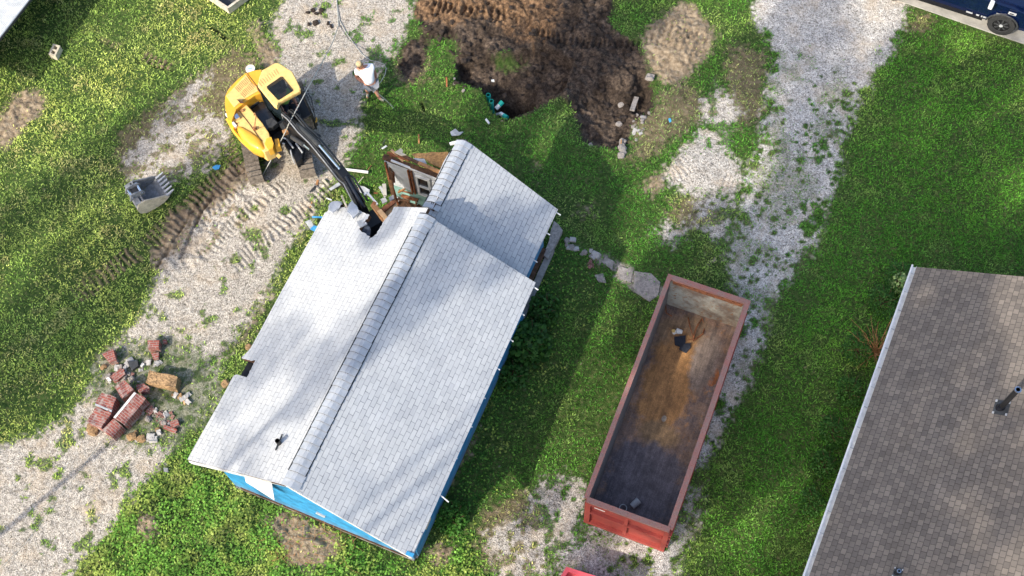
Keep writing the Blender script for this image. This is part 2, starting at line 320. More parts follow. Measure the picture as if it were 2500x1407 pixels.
tan = region([[(612, 50), (650, 50), (660, 90), (630, 105), (608, 85)], [(0, 300), (0, 250), (40, 220), (85, 185), (105, 240), (80, 310), (30, 350), (-30, 380), (-30, 300)], [(1590, 60), (1640, 20), (1700, 30), (1740, 90), (1725, 160), (1660, 200), (1600, 180), (1575, 110)], [(1285, 385), (1325, 385), (1325, 412), (1290, 415)], [(1400, 505), (1475, 515), (1460, 545), (1410, 535)], [(1960, 900), (2010, 905), (2005, 945), (1970, 935)], [(1865, 1035), (1905, 1035), (1900, 1055), (1870, 1055)], [(335, 1240), (390, 1225), (400, 1290), (375, 1335), (340, 1325)], [(1045, 1310), (1110, 1330), (1100, 1390), (1040, 1380)], [(640, 1250), (720, 1255), (860, 1330), (820, 1400), (720, 1390)], [(620, 110), (690, 110), (690, 180), (640, 160)], [(400, 560), (540, 400), (600, 385), (660, 430), (560, 560), (470, 650), (395, 690), (360, 640)], [(1560, 470), (1640, 400), (1640, 440), (1600, 500)], [(1050, 1190), (1140, 1000), (1160, 1010), (1075, 1240)], [(560, 840), (640, 700), (660, 720), (590, 860)]], 4, .9)
tan = np.maximum(tan, driv * g_right * .6) * (1 - mud)
bare = region([[(960, 150), (1030, 130), (1030, 200), (960, 230)], [(1560, 280), (1650, 180), (1740, 250), (1640, 330), (1540, 420)], [(1640, 500), (1760, 470), (1760, 560), (1660, 570)], [(1780, 100), (1880, 150), (1870, 320), (1760, 300)], [(2190, 30), (2260, 30), (2280, 70), (2200, 90)], [(520, 560), (620, 480), (640, 500), (560, 620)], [(1180, 1240), (1300, 1180), (1330, 1400), (1150, 1400)], [(300, 330), (400, 250), (560, 130), (640, 120), (560, 330), (420, 440), (300, 440)]], 6, 1.3)
conc = np.maximum.reduce([exact([(2165, -80), (2180, 6), (2520, 125), (2600, 150), (2600, -80)], 2)])
# path slabs between house and bin
path = region([[(1378, 588), (1405, 595), (1455, 620), (1500, 636), (1560, 660), (1628, 698), (1610, 724), (1540, 700), (1492, 664), (1440, 636), (1388, 606)]], 1, .9)
# height field
Z = np.zeros_like(GX)
Z += (fbm(GX, GY, .35, 5, 3) - .5) * .10
Z += mud * ((nA - .5) * .30 + (nB - .5) * .30 + (nC - .5) * .20 + (nF - .5) * .06)
hole_rim = exact([(1112, 196), (1180, 216), (1190, 240), (1204, 270), (1236, 292), (1290, 268), (1376, 218), (1400, 150), (1330, 110), (1200, 140), (1120, 150)], 1)
core = np.exp(-(((U - 1238) / 58) ** 2 + ((V - 238) / 48) ** 2) ** 1.2)
hz = hole_rim * (.45 + 1.35 * core)
h2 = exact([(1404, 240), (1425, 345), (1530, 352), (1560, 250), (1500, 200), (1440, 200)], 6); h3 = exact([(1540, 235), (1560, 275), (1590, 250), (1592, 195), (1560, 180)], 3)
Z -= hz + h2 * .35 + h3 * .45
def bumpat(u, v, r, h, e=1.0):
    global Z
    p = P(u, v); Z = Z + h * np.exp(-(((GX - p.x) ** 2 + ((GY - p.y) * e) ** 2) / r ** 2))
bumpat(1655, 110, .95, .22); Z = Z + tan * ((nB - .5) * .16 + (nC - .5) * .08); bumpat(1700, 410, 1.1, .12); bumpat(632, 78, .35, .2); bumpat(365, 1280, .5, .28); bumpat(1160, 20, 1.3, .35); bumpat(760, 1320, .9, .15)
Z += (1 - np.maximum.reduce([gravel, mud, conc])) * (nC - .5) * .06 + gravel * (fbm(GX, GY, 14, 3, 2) - .5) * .035
tread = np.zeros_like(GX); rutm = np.zeros_like(GX)
def treads(a, b, w, amp, per=.19, color=1, skew=0):
    """a strip of track marks: rungs across the line a-b"""
    global Z, tread
    A = P(*a); B = P(*b); d = (B - A); L = d.length; d /= L
    wx = GX + wob * .5; wy = GY + wob2 * .5
    s = (wx - A.x) * d.x + (wy - A.y) * d.y; t = -(wx - A.x) * d.y + (wy - A.y) * d.x
    win = sstep(0, .35, s) * sstep(0, .35, L - s) * sstep(0, .1, w / 2 - np.abs(t))
    rung = np.sin((s + t * skew) * 2 * np.pi / per + (nB - .5) * 2.8 + nA * 2.5)
    k = win * np.clip(.35 + nA * 1.2 - .25, .2, 1)
    Z = Z + k * rung * amp - win * amp * .8; tread = np.maximum(tread, k * (rung > -.1) * color); return win
treads((590, 395), (350, 600), .85, .065, .21); treads((350, 600), (170, 725), .8, .055, .21, color=.9); treads((600, 450), (470, 560), .5, .04, .18, color=.8); treads((330, 800), (230, 900), .5, .02, color=.4)
treads((235, 85), (310, 120), .4, .04, .2, .8); treads((335, 128), (425, 165), .42, .06, .22, 1); treads((1030, 22), (1250, 50), .6, .10, .24, .1); treads((1290, 82), (1580, 115), .5, .10, .2, .25); treads((1180, 10), (1330, 85), .45, .08, .2, .1)
treads((1620, 440), (1690, 400), .9, .03, .13, 0); treads((1750, 430), (1840, 470), .6, .03, .13, 0); treads((1590, 70), (1730, 120), 1.1, .05, .2, .3); treads((830, 440), (560, 660), .7, .05, .18, .4); treads((700, 440), (480, 640), .6, .045, .18, .5)
treads((548, 330), (600, 440), .55, .04, .2, 1)
def rut(pts, w, dep):
    global Z, rutm
    for a, b in zip(pts[:-1], pts[1:]):
        A = P(*a); B = P(*b); d = B - A; L = d.length; d /= L
        s = np.clip((GX - A.x) * d.x + (GY - A.y) * d.y, 0, L); dist = np.hypot(GX - A.x - d.x * s, GY - A.y - d.y * s) + (nB - .5) * .12
        k = sstep(w, w * .4, dist); Z = Z - k * dep; rutm = np.maximum(rutm, k); ridge = np.exp(-((dist - w * 1.4) / (w * .5)) ** 2); Z = Z + ridge * dep * .35
rut([(520, 470), (480, 540), (440, 630)], .06, .08); rut([(505, 455), (440, 560), (385, 650)], .045, .06); rut([(520, 70), (555, 95)], .1, .14); rut([(335, 150), (420, 172)], .06, .08)
rut([(1030, 255), (1036, 272)], .06, .15)
Zf = Z
def zat(x, y):
    i = int(round((x - xs[0]) / RES)); j = int(round((y - ys[0]) / RES))
    return float(Zf[j, i]) if 0 <= i < len(xs) and 0 <= j < len(ys) else 0.0
def G(u, v, dz=0.0):
    p = P(u, v, 0); z = zat(p.x, p.y); p = P(u, v, z); return P(u, v, zat(p.x, p.y) + dz)
# full sheet
fx = np.concatenate([outx, xs, outx2]); fy = np.concatenate([outy, ys, outy2]); nx, ny = len(fx), len(fy); ox, oy = len(outx), len(outy)
FX, FY = np.meshgrid(fx, fy); FZ = np.zeros_like(FX); FZ[oy:oy + len(ys), ox:ox + len(xs)] = Z
lat = np.zeros_like(FX); lat[oy:oy + len(ys), ox:ox + len(xs)] = 1
def full(m, fill=0):
    F = np.full(FX.shape, float(fill), np.float32); F[oy:oy + len(ys), ox:ox + len(xs)] = m; return F
def grid_mesh(name, X, Y, Zz):
    n, m = X.shape; co = np.stack([X, Y, Zz], -1).reshape(-1, 3).astype(np.float32)
    i = np.arange((n - 1) * (m - 1)); r = i // (m - 1); c = i % (m - 1); v0 = r * m + c
    q = np.stack([v0, v0 + 1, v0 + m + 1, v0 + m], -1).astype(np.int32)
    return fast_mesh(name, co, q)
def fast_mesh(name, co, q):
    me = bpy.data.meshes.new(name); me.vertices.add(len(co)); me.vertices.foreach_set('co', co.ravel())
    k = q.shape[1]; me.loops.add(q.size); me.loops.foreach_set('vertex_index', q.ravel()); me.polygons.add(len(q))
    me.polygons.foreach_set('loop_start', np.arange(0, q.size, k, dtype=np.int32)); me.polygons.foreach_set('loop_total', np.full(len(q), k, np.int32))
    me.update(calc_edges=True); return me
def colattr(me, name, arr):
    at = me.color_attributes.new(name, 'FLOAT_COLOR', 'POINT'); at.data.foreach_set('color', arr.astype(np.float32).ravel())
gm = grid_mesh('ground', FX, FY, FZ); gm.polygons.foreach_set('use_smooth', np.ones(len(gm.polygons), bool))
one = np.ones_like(FX)
ga = full(gravel); ca = full(clay)
colattr(gm, 'mask_a', np.stack([ga, full(mud), ca, full(np.maximum(tan, path * .0))], -1).reshape(-1, 4))
colattr(gm, 'mask_b', np.stack([full(np.clip(tread, 0, 1)), full(rutm), full(bare), full(np.maximum(path, 0))], -1).reshape(-1, 4))
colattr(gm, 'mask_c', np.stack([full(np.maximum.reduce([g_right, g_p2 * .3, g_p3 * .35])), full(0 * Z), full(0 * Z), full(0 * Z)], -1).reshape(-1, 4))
def groundmat():
    m = bpy.data.materials.new('ground_soil'); m.use_nodes = True; t = m.node_tree; l = t.links; b = t.nodes['Principled BSDF']
    b.inputs['Roughness'].default_value = .95; b.inputs['Specular IOR Level'].default_value = .15
    tc = N(t, 'ShaderNodeTexCoord'); ob = tc.outputs['Object']
    def noi(sc, det=6, ro=.6):
        n = N(t, 'ShaderNodeTexNoise'); n.inputs['Scale'].default_value = sc; n.inputs['Detail'].default_value = det; n.inputs['Roughness'].default_value = ro; l.new(ob, n.inputs['Vector']); return n.outputs[0]
    def ramp(src, stops):
        r = N(t, 'ShaderNodeValToRGB'); el = r.color_ramp.elements
        el[0].position, el[0].color = stops[0][0], (*stops[0][1], 1); el[1].position, el[1].color = stops[-1][0], (*stops[-1][1], 1)
        for p, c in stops[1:-1]: x = el.new(p); x.color = (*c, 1)
        l.new(src, r.inputs[0]); return r.outputs[0]
    def mix(f, a, c, bt='MIX'):
        x = N(t, 'ShaderNodeMixRGB', blend_type=bt)
        for i, s in ((0, f), (1, a), (2, c)):
            if isinstance(s, (int, float)): x.inputs[i].default_value = s
            elif isinstance(s, tuple): x.inputs[i].default_value = (*s, 1)
            else: l.new(s, x.inputs[i])
        return x.outputs[0]
    def sep(name):
        at = N(t, 'ShaderNodeAttribute', attribute_name=name); s = N(t, 'ShaderNodeSeparateColor'); l.new(at.outputs['Color'], s.inputs[0]); return s.outputs[0], s.outputs[1], s.outputs[2], at.outputs['Alpha']
    gr, mu, cl, ta = sep('mask_a'); tr, ru, ba, pa = sep('mask_b')
    base = ramp(noi(9), [(.32, (.022, .046, .010)), (.5, (.045, .085, .018)), (.68, (.11, .12, .045))])
    base = mix(ba, base, ramp(noi(5, 8), [(.3, (.07, .065, .03)), (.55, (.17, .135, .08)), (.75, (.27, .22, .15))]))
    tanc = ramp(noi(7, 8), [(.3, (.13, .095, .06)), (.5, (.26, .20, .135)), (.7, (.38, .31, .22))])
    c = mix(ta, base, tanc)
    c = mix(tr, c, ramp(noi(12), [(.3, (.15, .105, .065)), (.7, (.34, .25, .165))]))
    # crushed limestone
    v1 = N(t, 'ShaderNodeTexVoronoi'); v1.inputs['Scale'].default_value = 17; l.new(ob, v1.inputs['Vector'])
    v2 = N(t, 'ShaderNodeTexVoronoi'); v2.inputs['Scale'].default_value = 36; l.new(ob, v2.inputs['Vector'])
    sc = N(t, 'ShaderNodeSeparateColor'); l.new(v1.outputs['Color'], sc.inputs[0]); sc2 = N(t, 'ShaderNodeSeparateColor'); l.new(v2.outputs['Color'], sc2.inputs[0])
    g1 = ramp(sc.outputs[0], [(0, (.17, .16, .145)), (.25, (.35, .335, .315)), (.6, (.47, .455, .43)), (1, (.66, .64, .61))])
    g2 = ramp(sc2.outputs[0], [(0, (.23, .215, .20)), (.5, (.45, .435, .415)), (1, (.66, .645, .62))])
    g = mix(.5, g1, g2)
    gap = ramp(v2.outputs['Distance'], [(.0, (1, 1, 1)), (.45, (1, 1, 1)), (.75, (.55, .54, .53))])
    g = mix(1.0, g, gap, 'MULTIPLY')
    g = mix(1.0, g, ramp(noi(3.2, 8, .75), [(.30, (.62, .60, .57)), (.5, (.93, .92, .91)), (.65, (1.05, 1.03, 1.0))]), 'MULTIPLY')
    g = mix(ramp(noi(1.1, 5), [(.50, (0, 0, 0)), (.68, (.55, .55, .55))]), g, (.40, .33, .25))
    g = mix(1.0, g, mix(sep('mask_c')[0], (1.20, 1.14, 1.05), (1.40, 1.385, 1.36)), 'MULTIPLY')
    g = mix(1.0, g, ramp(noi(15, 3, .7), [(.33, (.42, .41, .39)), (.47, (1, 1, 1))]), 'MULTIPLY')
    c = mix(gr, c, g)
    # dug soil
    md = ramp(noi(11, 10, .72), [(.32, (.018, .014, .011)), (.46, (.050, .038, .030)), (.60, (.10, .077, .060)), (.75, (.20, .16, .13))])
    mdl = ramp(noi(1.6, 4), [(.4, (.62, .58, .55)), (.62, (1.45, 1.4, 1.35))])
    md = mix(1.0, md, mdl, 'MULTIPLY')
    c = mix(mu, c, md)
    c = mix(cl, c, ramp(noi(8, 9, .7), [(.34, (.05, .032, .022)), (.5, (.15, .09, .05)), (.68, (.34, .21, .12))]))
    c = mix(pa, c, ramp(noi(10, 6), [(.35, (.16, .14, .11)), (.6, (.34, .31, .27))]))
    rr = N(t, 'ShaderNodeMath', operation='MULTIPLY'); l.new(ru, rr.inputs[0]); rr.inputs[1].default_value = .28
    c = mix(rr.outputs[0], c, (.075, .052, .036))
    l.new(c, b.inputs['Base Color'])
    bp = N(t, 'ShaderNodeBump'); bp.inputs['Strength'].default_value = 1; bp.inputs['Distance'].default_value = .02
    l.new(noi(26, 6, .7), bp.inputs['Height']); b2 = N(t, 'ShaderNodeBump'); b2.inputs['Strength'].default_value = 1; b2.inputs['Distance'].default_value = .016; b2.invert = True
    l.new(v2.outputs['Distance'], b2.inputs['Height']); l.new(bp.outputs[0], b2.inputs['Normal']); l.new(b2.outputs[0], b.inputs['Normal'])
    return m
M['ground'] = groundmat()
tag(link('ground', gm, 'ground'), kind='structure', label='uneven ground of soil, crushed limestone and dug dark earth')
# concrete driveway at the top right
dv = [P(2165, -6), P(2500, 108), P(2900, 244), P(2900, -400), P(1900, -400), P(2120, -60)]
b = MB(); n_ = len(dv); dz = .045
b.loft([[Vector((p.x, p.y, -.25)) for p in dv], [Vector((p.x, p.y, dz)) for p in dv]])
tag(b.build('driveway', 'paleconcrete'), kind='structure', label='pale concrete driveway under the blue truck')
# ================================================================ GRASS
def bladearrays(px_, py_, pz_, n, lo, hi, wid, lean, base, var, seed):
    """n blades: kite shaped leaves with two faces, leaning out from their root"""
    r = np.random.default_rng(seed)
    L = r.uniform(lo, hi, n); th = r.uniform(0, 2 * np.pi, n); el = r.uniform(*lean, n); w = wid * r.uniform(.6, 1.3, n)
    dx, dy, dz = np.cos(th) * np.cos(el), np.sin(th) * np.cos(el), np.sin(el); sx, sy = -np.sin(th), np.cos(th)
    p0 = np.stack([px_, py_, pz_ - .01], -1); d = np.stack([dx, dy, dz], -1); s = np.stack([sx, sy, r.uniform(-.35, .35, n)], -1)
    mid = p0 + d * L[:, None] * .5; tip = p0 + d * L[:, None] * np.array([1, 1, .8]); 
    v = np.stack([p0, mid + s * w[:, None] / 2, tip, mid - s * w[:, None] / 2], 1)
    k = r.normal(0, 1, n)[:, None]; c = np.clip(base * (1 + k * var), .004, 1)
    return v, np.repeat(np.concatenate([c, np.ones((n, 1))], 1)[:, None, :], 4, 1)
cover = np.clip(1 - np.maximum.reduce([gravel * 1.0, mud, conc, tan * .96, path * .85, tread * .7, rutm]), 0, 1) * (1 - .45 * bare)
cover *= np.where(hz > .08, 0, 1)
cover *= 1 - .93 * blur(inpoly(UU, VV, [(250, 860), (400, 820), (545, 900), (520, 1010), (430, 1070), (300, 1090), (220, 1010)]), 5)
def scatter(dens, seed):
    """dens: per square metre field -> root positions"""
    r = np.random.default_rng(seed); lam = dens * RES * RES; k = r.poisson(lam); j, i = np.nonzero(k); rep = k[j, i]
    j = np.repeat(j, rep); i = np.repeat(i, rep)
    return xs[i] + r.uniform(-.5, .5, len(i)) * RES, ys[j] + r.uniform(-.5, .5, len(i)) * RES, j, i
# keep grass away from buildings
hu, hw = None, None
a_ = R_(67.5); HU = Vector((math.cos(a_), math.sin(a_), 0)); HW = Vector((math.sin(a_), -math.cos(a_), 0))
gu = GX * HU.x + GY * HU.y; gw = GX * HW.x + GY * HW.y
inhouse = ((gu > 5.55) & (gu < 13.6) & (gw > -12.35) & (gw < -6.72)) | ((gu > 13.5) & (gu < 16.3) & (gw > -12.2) & (gw < -6.9))
cover[inhouse] = 0
vis = inpoly(U, V, [(-90, -60), (2590, -60), (2590, 1500), (-90, 1500)]); cover *= vis
left = sstep(1050, 500, U)           # rank meadow on the left, sunlight put into its blade tint
low = inpoly(UU, VV, [(150, 1460), (330, 1180), (480, 1060), (560, 1180), (760, 1260), (1000, 1380), (1150, 1330), (1180, 1460)])
low = blur(low, 6)
strip = blur(inpoly(U, V, [(1000, 1380), (1330, 600), (1440, 640), (1380, 860), (1130, 1330)]), 10)   # weedy growth beside the house, shade put into its blade tint
right = blur(inpoly(U, V, [(2200, 60), (2560, 60), (2560, 700), (2240, 660), (1960, 1460), (1680, 1460), (1900, 800)]), 14)
tone = fbm(GX, GY, .55, 301, 4); tone2 = fbm(GX, GY, 2.2, 311, 3)
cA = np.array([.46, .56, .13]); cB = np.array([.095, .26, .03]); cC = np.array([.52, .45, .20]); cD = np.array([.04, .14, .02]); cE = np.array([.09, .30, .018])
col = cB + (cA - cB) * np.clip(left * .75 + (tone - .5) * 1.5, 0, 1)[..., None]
col = col + (cD - col) * np.clip(strip * .8, 0, 1)[..., None]; col = col + (cE - col) * np.clip(right * .45, 0, 1)[..., None]  # regional tints: part own green, most of it sun and shade put in
dry = np.clip(sstep(.55, .75, tone2 + (tone - .5) * .4) * (.45 * left + .18) + bare * .5 + tan * .4, 0, .9)
col = col + (cC - col) * dry[..., None]
cl_n = fbm(GX, GY, 6.5, 351, 3); k_ = 1 - .45 * right; col = col * (1 + (1.35 * cl_n - .68) * k_)[..., None]
lf = fbm(GX, GY, .42, 371, 4); col = col * np.stack([1 + (lf - .5) * .9, 1 + (lf - .5) * .5, 1 + (lf - .5) * .6], -1); thin = sstep(.60, .72, fbm(GX, GY, .8, 381, 4)) * (1 - right * .8); col = col * (1 + left * (fbm(GX, GY, 1.4, 361, 3) - .5) * .5)[..., None]
def grass(name, dens, lo, hi, wid, lean, var, seed, colf, label, height=0, matn='leaf'):
    X, Y, j, i = scatter(dens, seed); n = len(X); z = Z[j, i] + (np.random.default_rng(seed + 1).uniform(0, height, n) if np.isscalar(height) else height[j, i] * np.random.default_rng(seed + 1).uniform(0, 1, n))
    v, c = bladearrays(X, Y, z, n, lo, hi, wid, lean, colf[j, i], var, seed + 2)
    me = fast_mesh(name, v.reshape(-1, 3).astype(np.float32), np.arange(n * 4, dtype=np.int32).reshape(-1, 4)); colattr(me, 'tint', c.reshape(-1, 4))
    o = link(name, me, matn); tag(o, label, kind='stuff'); print(name, n); return o
def leafmat(name, spec=.25, rough=.55):
    m = bpy.data.materials.new(name); m.use_nodes = True; t = m.node_tree; l = t.links; b = t.nodes['Principled BSDF']
    at = N(t, 'ShaderNodeAttribute', attribute_name='tint'); l.new(at.outputs['Color'], b.inputs['Base Color']); b.inputs['Roughness'].default_value = rough; b.inputs['Specular IOR Level'].default_value = spec
    tr = N(t, 'ShaderNodeBsdfTranslucent'); l.new(at.outputs['Color'], tr.inputs['Color']); ms = N(t, 'ShaderNodeMixShader'); ms.inputs[0].default_value = .3
    l.new(b.outputs[0], ms.inputs[1]); l.new(tr.outputs[0], ms.inputs[2]); l.new(ms.outputs[0], t.nodes['Material Output'].inputs[0]); return m
M['leaf'] = leafmat('leaf')
clump = np.clip(.35 + 1.4 * (fbm(GX, GY, 3.0, 404, 3) - .25), .25, 1.3) * sstep(.28, .5, cl_n + .12) * (1 - .55 * thin)
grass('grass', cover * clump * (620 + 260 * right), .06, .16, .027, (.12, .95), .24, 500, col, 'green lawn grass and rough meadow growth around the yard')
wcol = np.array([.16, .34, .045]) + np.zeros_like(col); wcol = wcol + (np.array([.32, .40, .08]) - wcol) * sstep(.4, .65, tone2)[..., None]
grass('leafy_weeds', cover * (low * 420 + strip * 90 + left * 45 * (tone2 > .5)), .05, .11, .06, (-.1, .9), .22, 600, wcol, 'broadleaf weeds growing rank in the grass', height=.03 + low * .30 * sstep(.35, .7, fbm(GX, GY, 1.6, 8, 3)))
# ground-hugging weeds on the gravel
gw_ = g_right * weedR + g_left * weedL * .7 + g_p2 * weedP + g_leftp * weedP * .6
grass('gravel_weeds', np.clip(gw_, 0, 1) * 230, .05, .10, .045, (.0, .9), .25, 700, col * .35 + np.array([.055, .15, .02]), 'small tufts of weed coming up through the gravel')
# ================================================================ WHITE ROOFED HOUSE
def Hp(u, w, h): return HU * u + HW * w + Vector((0, 0, h))
def ray_plane(u, v, p0, n):
    r = Vector(CR @ np.array([u - CX, v - CY, FPX])); o = Vector((0, 0, H)); return o + r * ((p0 - o).dot(n) / r.dot(n))
class Slope:
    """a roof plane: h = h0 - k*|w - w0| on one side (sg=+1 east, -1 west), local X along the ridge, local Y down the slope"""
    def __init__(s, w0, h0, w1, h1):
        s.p0 = Hp(0, w0, h0); s.y = (Hp(0, w1, h1) - s.p0).normalized(); s.x = HU.copy(); s.n = s.x.cross(s.y)
        if s.n.z < 0: s.x = -s.x; s.n = -s.n
        s.m = Matrix((( s.x.x, s.y.x, s.n.x, s.p0.x), (s.x.y, s.y.y, s.n.y, s.p0.y), (s.x.z, s.y.z, s.n.z, s.p0.z), (0, 0, 0, 1)))
        s.mi = s.m.inverted(); s.w0, s.h0, s.w1, s.h1 = w0, h0, w1, h1
    def h(s, w): return s.h0 + (w - s.w0) * (s.h1 - s.h0) / (s.w1 - s.w0)
    def px(s, u, v): return s.mi @ ray_plane(u, v, s.p0, s.n)
    def uw(s, u, w): return s.mi @ Hp(u, w, s.h(w))
def slab(name, sl, pts, th, m, parent, lift=0, edge=None, sagz=.035):
    """outline pts (local x,y) extruded th below the plane, grid-cut and lightly uneven"""
    bm = bmesh.new(); vs = [bm.verts.new((p[0], p[1], lift)) for p in pts]; f = bm.faces.new(vs); f.normal_update()
    if f.normal.z < 0: f.normal_flip()
    x0, x1 = min(p[0] for p in pts), max(p[0] for p in pts); y0, y1 = min(p[1] for p in pts), max(p[1] for p in pts)
    for ax, lo, hi in ((0, x0, x1), (1, y0, y1)):
        k = lo + .4
        while k < hi:
            bmesh.ops.bisect_plane(bm, geom=bm.verts[:] + bm.edges[:] + bm.faces[:], plane_co=(k, 0, 0) if ax == 0 else (0, k, 0), plane_no=(1, 0, 0) if ax == 0 else (0, 1, 0)); k += .4
    r = bmesh.ops.extrude_face_region(bm, geom=bm.faces[:])
    bmesh.ops.translate(bm, vec=(0, 0, -th), verts=[g for g in r['geom'] if isinstance(g, bmesh.types.BMVert)])
    for v in bm.verts: v.co.z += (mnoise.noise(Vector((v.co.x * .7, v.co.y * .7, sl.w0))) * sagz)
    bmesh.ops.recalc_face_normals(bm, faces=bm.faces)
    if edge:
        for f in bm.faces:
            if abs(f.normal.z) < .5 or f.normal.z < 0: f.material_index = 1
    me = bpy.data.meshes.new(name); bm.to_mesh(me); bm.free()
    o = link(name, me, [m] + ([edge] if edge else []), parent); o.matrix_parent_inverse = pinv(parent)
    o.location = sl.m.to_translation(); o.rotation_euler = sl.m.to_euler(); return o
house = thing('house', 'small house with white painted shingle roof and blue walls, its far left corner torn open', 'house', Hp(9.5, -9.5, 0))
WR, HR = -9.37, 4.5; HE = 3.1; WL, WE = -12.68, -6.07
SE = Slope(WR, HR, WE, HE); SW_ = Slope(WR, HR, WL, HE)
U0, U1 = 5.22, 13.58
east = [SE.uw(U0 + .12, WR), SE.uw(U0 - .1, WE), SE.uw(U1 - .08, WE), SE.uw(U1 + .12, WR)]
roofE = slab('roof', SE, [p[:2] for p in east], .12, 'whiteshingle', house, edge='whitew')
tear = [(692, 1184), (457, 1122), (571, 918), (579, 915), (603, 922), (624, 880), (614, 882), (604, 879), (594, 877), (590, 874), (601, 863), (612, 850), (793, 520), (800, 516), (802, 503), (809, 494), (834, 493), (836, 499), (828, 508), (839, 506), (852, 499), (859, 494), (868, 501), (873, 510), (889, 519), (902, 525), (897, 534), (887, 543), (876, 558), (883, 566), (902, 576), (901, 584), (916, 573), (927, 557), (937, 540), (946, 530), (957, 518), (962, 506), (1046, 508)]
def rag(pts, i0, i1, am):
    r = random.Random(5); out = []
    for i, p in enumerate(pts):
        out.append(p)
        if i0 <= i < i1:
            q = pts[i + 1]; n = max(1, int(math.hypot(q[0] - p[0], q[1] - p[1]) / 4))
            for k in range(1, n): f = k / n; out.append((p[0] + (q[0] - p[0]) * f + r.uniform(-am, am), p[1] + (q[1] - p[1]) * f + r.uniform(-am, am)))
    return out
tear = rag(tear, 13, 34, 1.3); tear = rag(tear, 4, 10, .8)
roofW = slab('roof', SW_, [SW_.px(*p)[:2] for p in tear], .12, 'whiteshinglew', house, edge='wooddark'); roofW['label'] = 'torn sunlit roof slope with ragged hole'
# rear roof
WR2, HR2, WE2, HE2 = -9.62, 3.75, -6.55, 2.4
RE = Slope(WR2, HR2, WE2, HE2); RW = Slope(WR2, HR2, WR2 - 3.07, HE2)
rearE = slab('roof', RE, [RE.uw(13.42, WR2)[:2], RE.uw(13.3, WE2)[:2], RE.px(1362, 512)[:2], RE.px(1136, 341)[:2]], .12, 'whiteshingle', house, edge='whitew')
frag = [(1136, 341), (1116, 342), (1111, 351), (1107, 361), (1098, 371), (1090, 383), (1082, 398), (1076, 414), (1068, 432), (1060, 452), (1054, 474), (1046, 496), (1040, 508), (1056, 512)]
rearW = slab('roof', RW, [RW.px(*p)[:2] for p in frag], .10, 'whiteshingle', house, edge='wooddark'); rearW['label'] = 'narrow broken strip of roof beside the rear ridge'
# ridge vents: dark slot strip, raised caps over it
def ridge(w0, h0, u0, u1, slots):
    b = MB()
    for s in (-1, 1):
        sl = (SE if s > 0 else SW_) if w0 == WR else (RE if s > 0 else RW); k = (sl.h1 - sl.h0) / abs(sl.w1 - sl.w0)
        b.loft([[Hp(u, w0 + s * (.240 if s > 0 else .275), h0 + k * .25 + .004), Hp(u, w0 + s * (.238 if s > 0 else .273), h0 + k * .262 + .024), Hp(u, w0 + s * .02, h0 + .035), Hp(u, w0 + s * .02, h0 + .0)] for u in slots])
    b.build('ridge_vent', 'black', house)
    b = MB(); u = u0; i = 0
    while u < u1:
        e_ = min(u + .205, u1); dz = .022; k = .405; jj = random.uniform(-.006, .006); t0 = .014; wd_ = .225 if slots[0] - .02 <= u <= slots[1] else .25
        if not (slots[0] - .02 <= u <= slots[1]): dz = .012
        rings = []
        for (uu, li) in ((u - .015, t0 + .024), (e_ - .012, 0)):
            prof = [(-wd_, -k * wd_), (-wd_ * .55, -k * wd_ * .5), (-.05, -.006), (.05, -.006), (wd_ * .55, -k * wd_ * .5), (wd_, -k * wd_)]
            rings.append([Hp(uu, w0 + x + jj, h0 + z + dz + li + .012) for x, z in prof] + [Hp(uu, w0 + x + jj, h0 + z + dz + li - .004) for x, z in prof[::-1]])
        b.loft(rings); b.mi = 1
        b.loft([[Hp(uu, w0 + x + jj, h0 + z + dz + .0165) for x, z in prof] + [Hp(uu, w0 + x + jj, h0 + z + dz + .004) for x, z in prof[::-1]] for uu in (e_ - .016, e_ + .010)]); b.mi = 0; u = e_; i += 1
    b.build('ridge_cap', [M['capwhite'], M['darkgrey']], house)
M['capwhite'] = mat('cap_white', (.44, .46, .49), .75, var=.12, scale=5, bump=.004, bscale=25)
ridge(WR, HR, 5.36, 13.72, (5.75, 13.25)); ridge(WR2, HR2, 14.3, 16.75, (14.35, 16.4))
# walls
def wallquad(b, u0, w0, u1, w1, h0, h1, th=.12, inset=0):
    b.beam(Hp(u0, w0, (h0 + h1) / 2), Hp(u1, w1, (h0 + h1) / 2), th, h1 - h0)
b = MB(); wl, wr = -12.28, -6.60
def g(w): return (SE.h(w) if w > WR else SW_.h(w)) - .16
outl = [(wl, 0.12), (wr, .12), (wr, g(wr)), (WR, g(WR)), (wl, g(wl))]
b.loft([[Hp(u, w, h) for w, h in outl] for u in (5.63, 5.75)])
b.build('gable_wall', 'blue', house)
b = MB(); wallquad(b, 5.76, wr + .02, 13.5, wr + .02, .12, 3.15); b.build('side_wall', 'blue', house)
b = MB(); wallquad(b, 5.76, wl + .06, 12.6, wl + .06, .12, 2.95); b.build('side_wall', 'blue', house)
b = MB(); wallquad(b, 13.5, -6.98, 16.1, -6.98, .12, 2.4); b.build('side_wall', 'blue', house)
b = MB(); wallquad(b, 13.42, -9.3, 13.42, -6.9, .12, 3.0); b.build('inner_wall', 'plaster', house)
b = MB(); wallquad(b, 5.7, wl, 5.7, wr, -.1, .115, .2); wallquad(b, 5.7, wr - .05, 16.1, wr - .05, -.1, .115, .2); wallquad(b, 5.8, wl, 13.4, wl, -.1, .115, .2); b.build('foundation', 'concrete', house)
b = MB(); b.beam(Hp(5.9, -12.42, 2.86), Hp(12.4, -12.42, 2.86), .40, .03); b.build('shade_soffit', 'black', house)  # board added in black to give the dark behind the roof notch
b = MB(); b.box(Hp(9.4, (wl + wr) / 2, 2.4), (7.2, 5.3, .06), rz=a_); b.jitter(.01); b.build('attic_insulation', 'insul', house)
